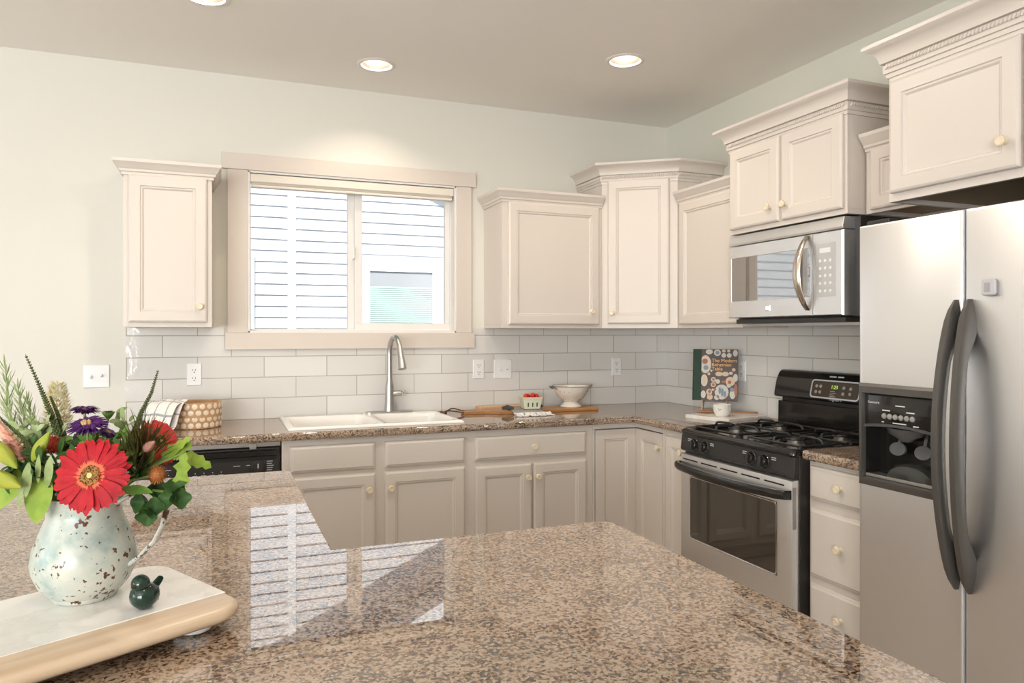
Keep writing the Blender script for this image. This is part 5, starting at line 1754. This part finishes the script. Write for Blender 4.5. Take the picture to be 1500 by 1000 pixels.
def leaves(name, label, specs, m, fold=0.15, cat='foliage', prof=None, wave=0.0, veins=False):
    t = flower(name, label, cat)
    b = B()
    for (p, q, w, bend, nr) in specs:
        A, C_ = L_(bq(*p)), L_(bq(*q))
        b.leaf(A, C_ - A, Vector(nr), (C_ - A).length, w, bend, 9, fold, prof, wave)
    build('leaves', b, m, t)
    stem(t, bq(*specs[0][0]), None, 0.0018)
    return t
FW = tuple(-CF + UP * 0.3)
heart = lambda q: (math.sin(PI * min(1, 0.10 + q * 0.9)) ** 0.6) * (1 - 0.35 * q) * (1 if q < 0.85 else 1)
oak = lambda q: math.sin(PI * min(1, q * 0.96 + 0.04)) ** 0.6 * (0.72 + 0.28 * math.sin(q * 22))
leaves('broad_leaf', 'broad bright green leaf drooping over the front left of the jug', [((-6.4, 20.2, -6.5), (-7.8, 13.6, -8.5), 0.050, 0.25, FW)], LEAFY, 0.1, prof=heart)
leaves('broad_leaf', 'broad green leaf cut by the left edge of the picture', [((-9.4, 20.6, -6), (-14.6, 15.4, -7), 0.046, 0.3, tuple(-CF + UP * 0.6))], LEAFY, 0.1, prof=heart)
leaves('sage_leaf', 'pair of grey green leaves hanging over the drooping broad leaf', [((-8.4, 22.6, -7.5), (-9.0, 17.6, -8.8), 0.016, 0.15, FW), ((-9.2, 20.0, -8), (-10.0, 15.8, -9), 0.009, 0.1, FW)], SAGE, 0.1)
leaves('sage_leaf', 'pair of upright grey green leaves left of the gerbera centre', [((-5.6, 19.0, -7.5), (-5.2, 23.8, -8.4), 0.014, 0.1, FW), ((-7.0, 19.6, -7.5), (-7.0, 23.9, -8.2), 0.009, 0.1, FW)], SAGE, 0.1)
leaves('broad_leaf', 'pointed mid green leaf lying right of the gerbera over the jug rim', [((5.2, 18.2, -6), (10.0, 18.6, -6.5), 0.020, 0.35, tuple(UP - CF * 0.6))], LEAF, 0.15)
leaves('oak_leaf', 'lobed yellow green leaf sprig reaching right toward the dishwasher', [((12.4, 22.0, 0), (16.6, 24.6, 0), 0.034, 0.5, FW), ((12.8, 21.8, 0), (16.0, 25.6, -1), 0.022, 0.4, tuple(-CF - CR * 0.3 + UP * 0.2))], LEAFY, 0.2, prof=oak, wave=0.25)
leaves('oak_leaf', 'lobed yellow green leaf hanging down above the jug handle', [((15.6, 23.2, -2), (14.6, 16.8, -3), 0.030, 0.3, FW)], LEAFY, 0.2, prof=oak, wave=0.3)
leaves('oak_leaf', 'lobed yellow green leaf furthest right of the bouquet', [((14.4, 22.6, 0), (20.2, 21.2, 0), 0.032, 0.55, tuple(UP * 0.8 - CF))], LEAFY, 0.2, prof=oak, wave=0.3)

def bells(label, cs):
    t = flower('green_bells', label, 'flower')
    for (r, u, f, tilt_) in cs:
        T = Matrix.Translation(L_(bq(r, u, f))) @ (CR * tilt_[0] + UP * tilt_[1] - CF * tilt_[2]).to_track_quat('Z', 'Y').to_matrix().to_4x4()
        b = B()
        n_ = 20
        rings = []
        for rr, z in ((0.003, -0.012), (0.008, -0.006), (0.0125, 0.002), (0.015, 0.006), (0.012, 0.003), (0.006, -0.004)):
            rings.append([(rr * (1 + 0.14 * math.cos(4 * 2 * PI * j / n_)) * math.cos(2 * PI * j / n_), rr * (1 + 0.14 * math.cos(4 * 2 * PI * j / n_)) * math.sin(2 * PI * j / n_), z) for j in range(n_)])
        b.loft(rings, True, True, True, T)
        build('bell', b, LEAFD, t, ang=1.2)
    stem(t, bq(cs[0][0] - 0.5, cs[0][1] + 1, cs[0][2] + 0.5))
bells('three dark green bell flowers hanging between jug rim and handle', [(8.6, 15.8, -4, (-0.5, 0.2, 1)), (10.6, 15.0, -4.5, (0.3, 0.5, 1)), (11.3, 17.6, -3, (0.5, 0.3, 0.8)), (9.6, 14.0, -4.5, (0.1, -0.4, 1))])
bells('two dark green bell flowers hanging in front of the jug handle', [(13.0, 16.4, -4, (-0.3, 0.2, 1)), (14.6, 16.4, -4, (0.7, 0.3, 0.8)), (13.8, 18.0, -3.4, (0.2, 0.9, 0.3))])

def filler(label, center, spread, count, size, m):
    t = flower('leafy_sprig', label, 'foliage')
    b = B()
    cx = bq(*center)
    for i in range(count):
        d = Vector((random.gauss(0, 1), random.gauss(0, 1), random.gauss(0.5, 0.6)))
        d.normalize()
        p = cx + CR * random.gauss(0, spread[0]) + CF * random.gauss(0, spread[2]) + UP * random.gauss(0, spread[1])
        b.leaf(L_(p), d - CF * 0.3, UP * 0.6 - CF, size * random.uniform(.7, 1.25), size * 0.38, random.uniform(-.2, .6), 6, 0.2)
    build('leaves', b, m, t)
    stem(t, cx)
filler('dark leafy sprig filling the middle of the bouquet behind the gerbera', (-1.0, 22.5, -1), (0.022, 0.012, 0.014), 46, 0.034, LEAFD)
filler('mid green leafy sprig under the purple asters', (2.6, 24.4, 0), (0.020, 0.010, 0.012), 34, 0.026, LEAF)
filler('dark leafy sprig at the left over the jug rim', (-6.0, 20.0, -2), (0.018, 0.014, 0.014), 34, 0.034, LEAFD)
filler('dark leafy sprig at the right under the bronze tuft', (8.4, 20.2, -1), (0.017, 0.014, 0.012), 36, 0.026, LEAFD)
filler('small pale leafy sprig between the asters and the slim spike', (6.0, 26.6, 2), (0.014, 0.010, 0.010), 20, 0.022, SAGE)
filler('pale leafy sprig behind the needle sprigs at left', (-9.0, 24.0, 2), (0.020, 0.012, 0.012), 34, 0.028, SAGE)
filler('pale leafy sprig between the tallest spike and the lily buds', (-7.4, 25.6, 0), (0.016, 0.010, 0.010), 34, 0.028, ROSEM)
filler('dark leafy sprig low behind the sage leaves at left', (-9.4, 20.6, -4), (0.020, 0.014, 0.012), 34, 0.034, LEAFD)
filler('mid green leafy sprig between the gerbera and the bronze tuft', (6.2, 21.8, -2), (0.012, 0.014, 0.010), 32, 0.026, LEAF)
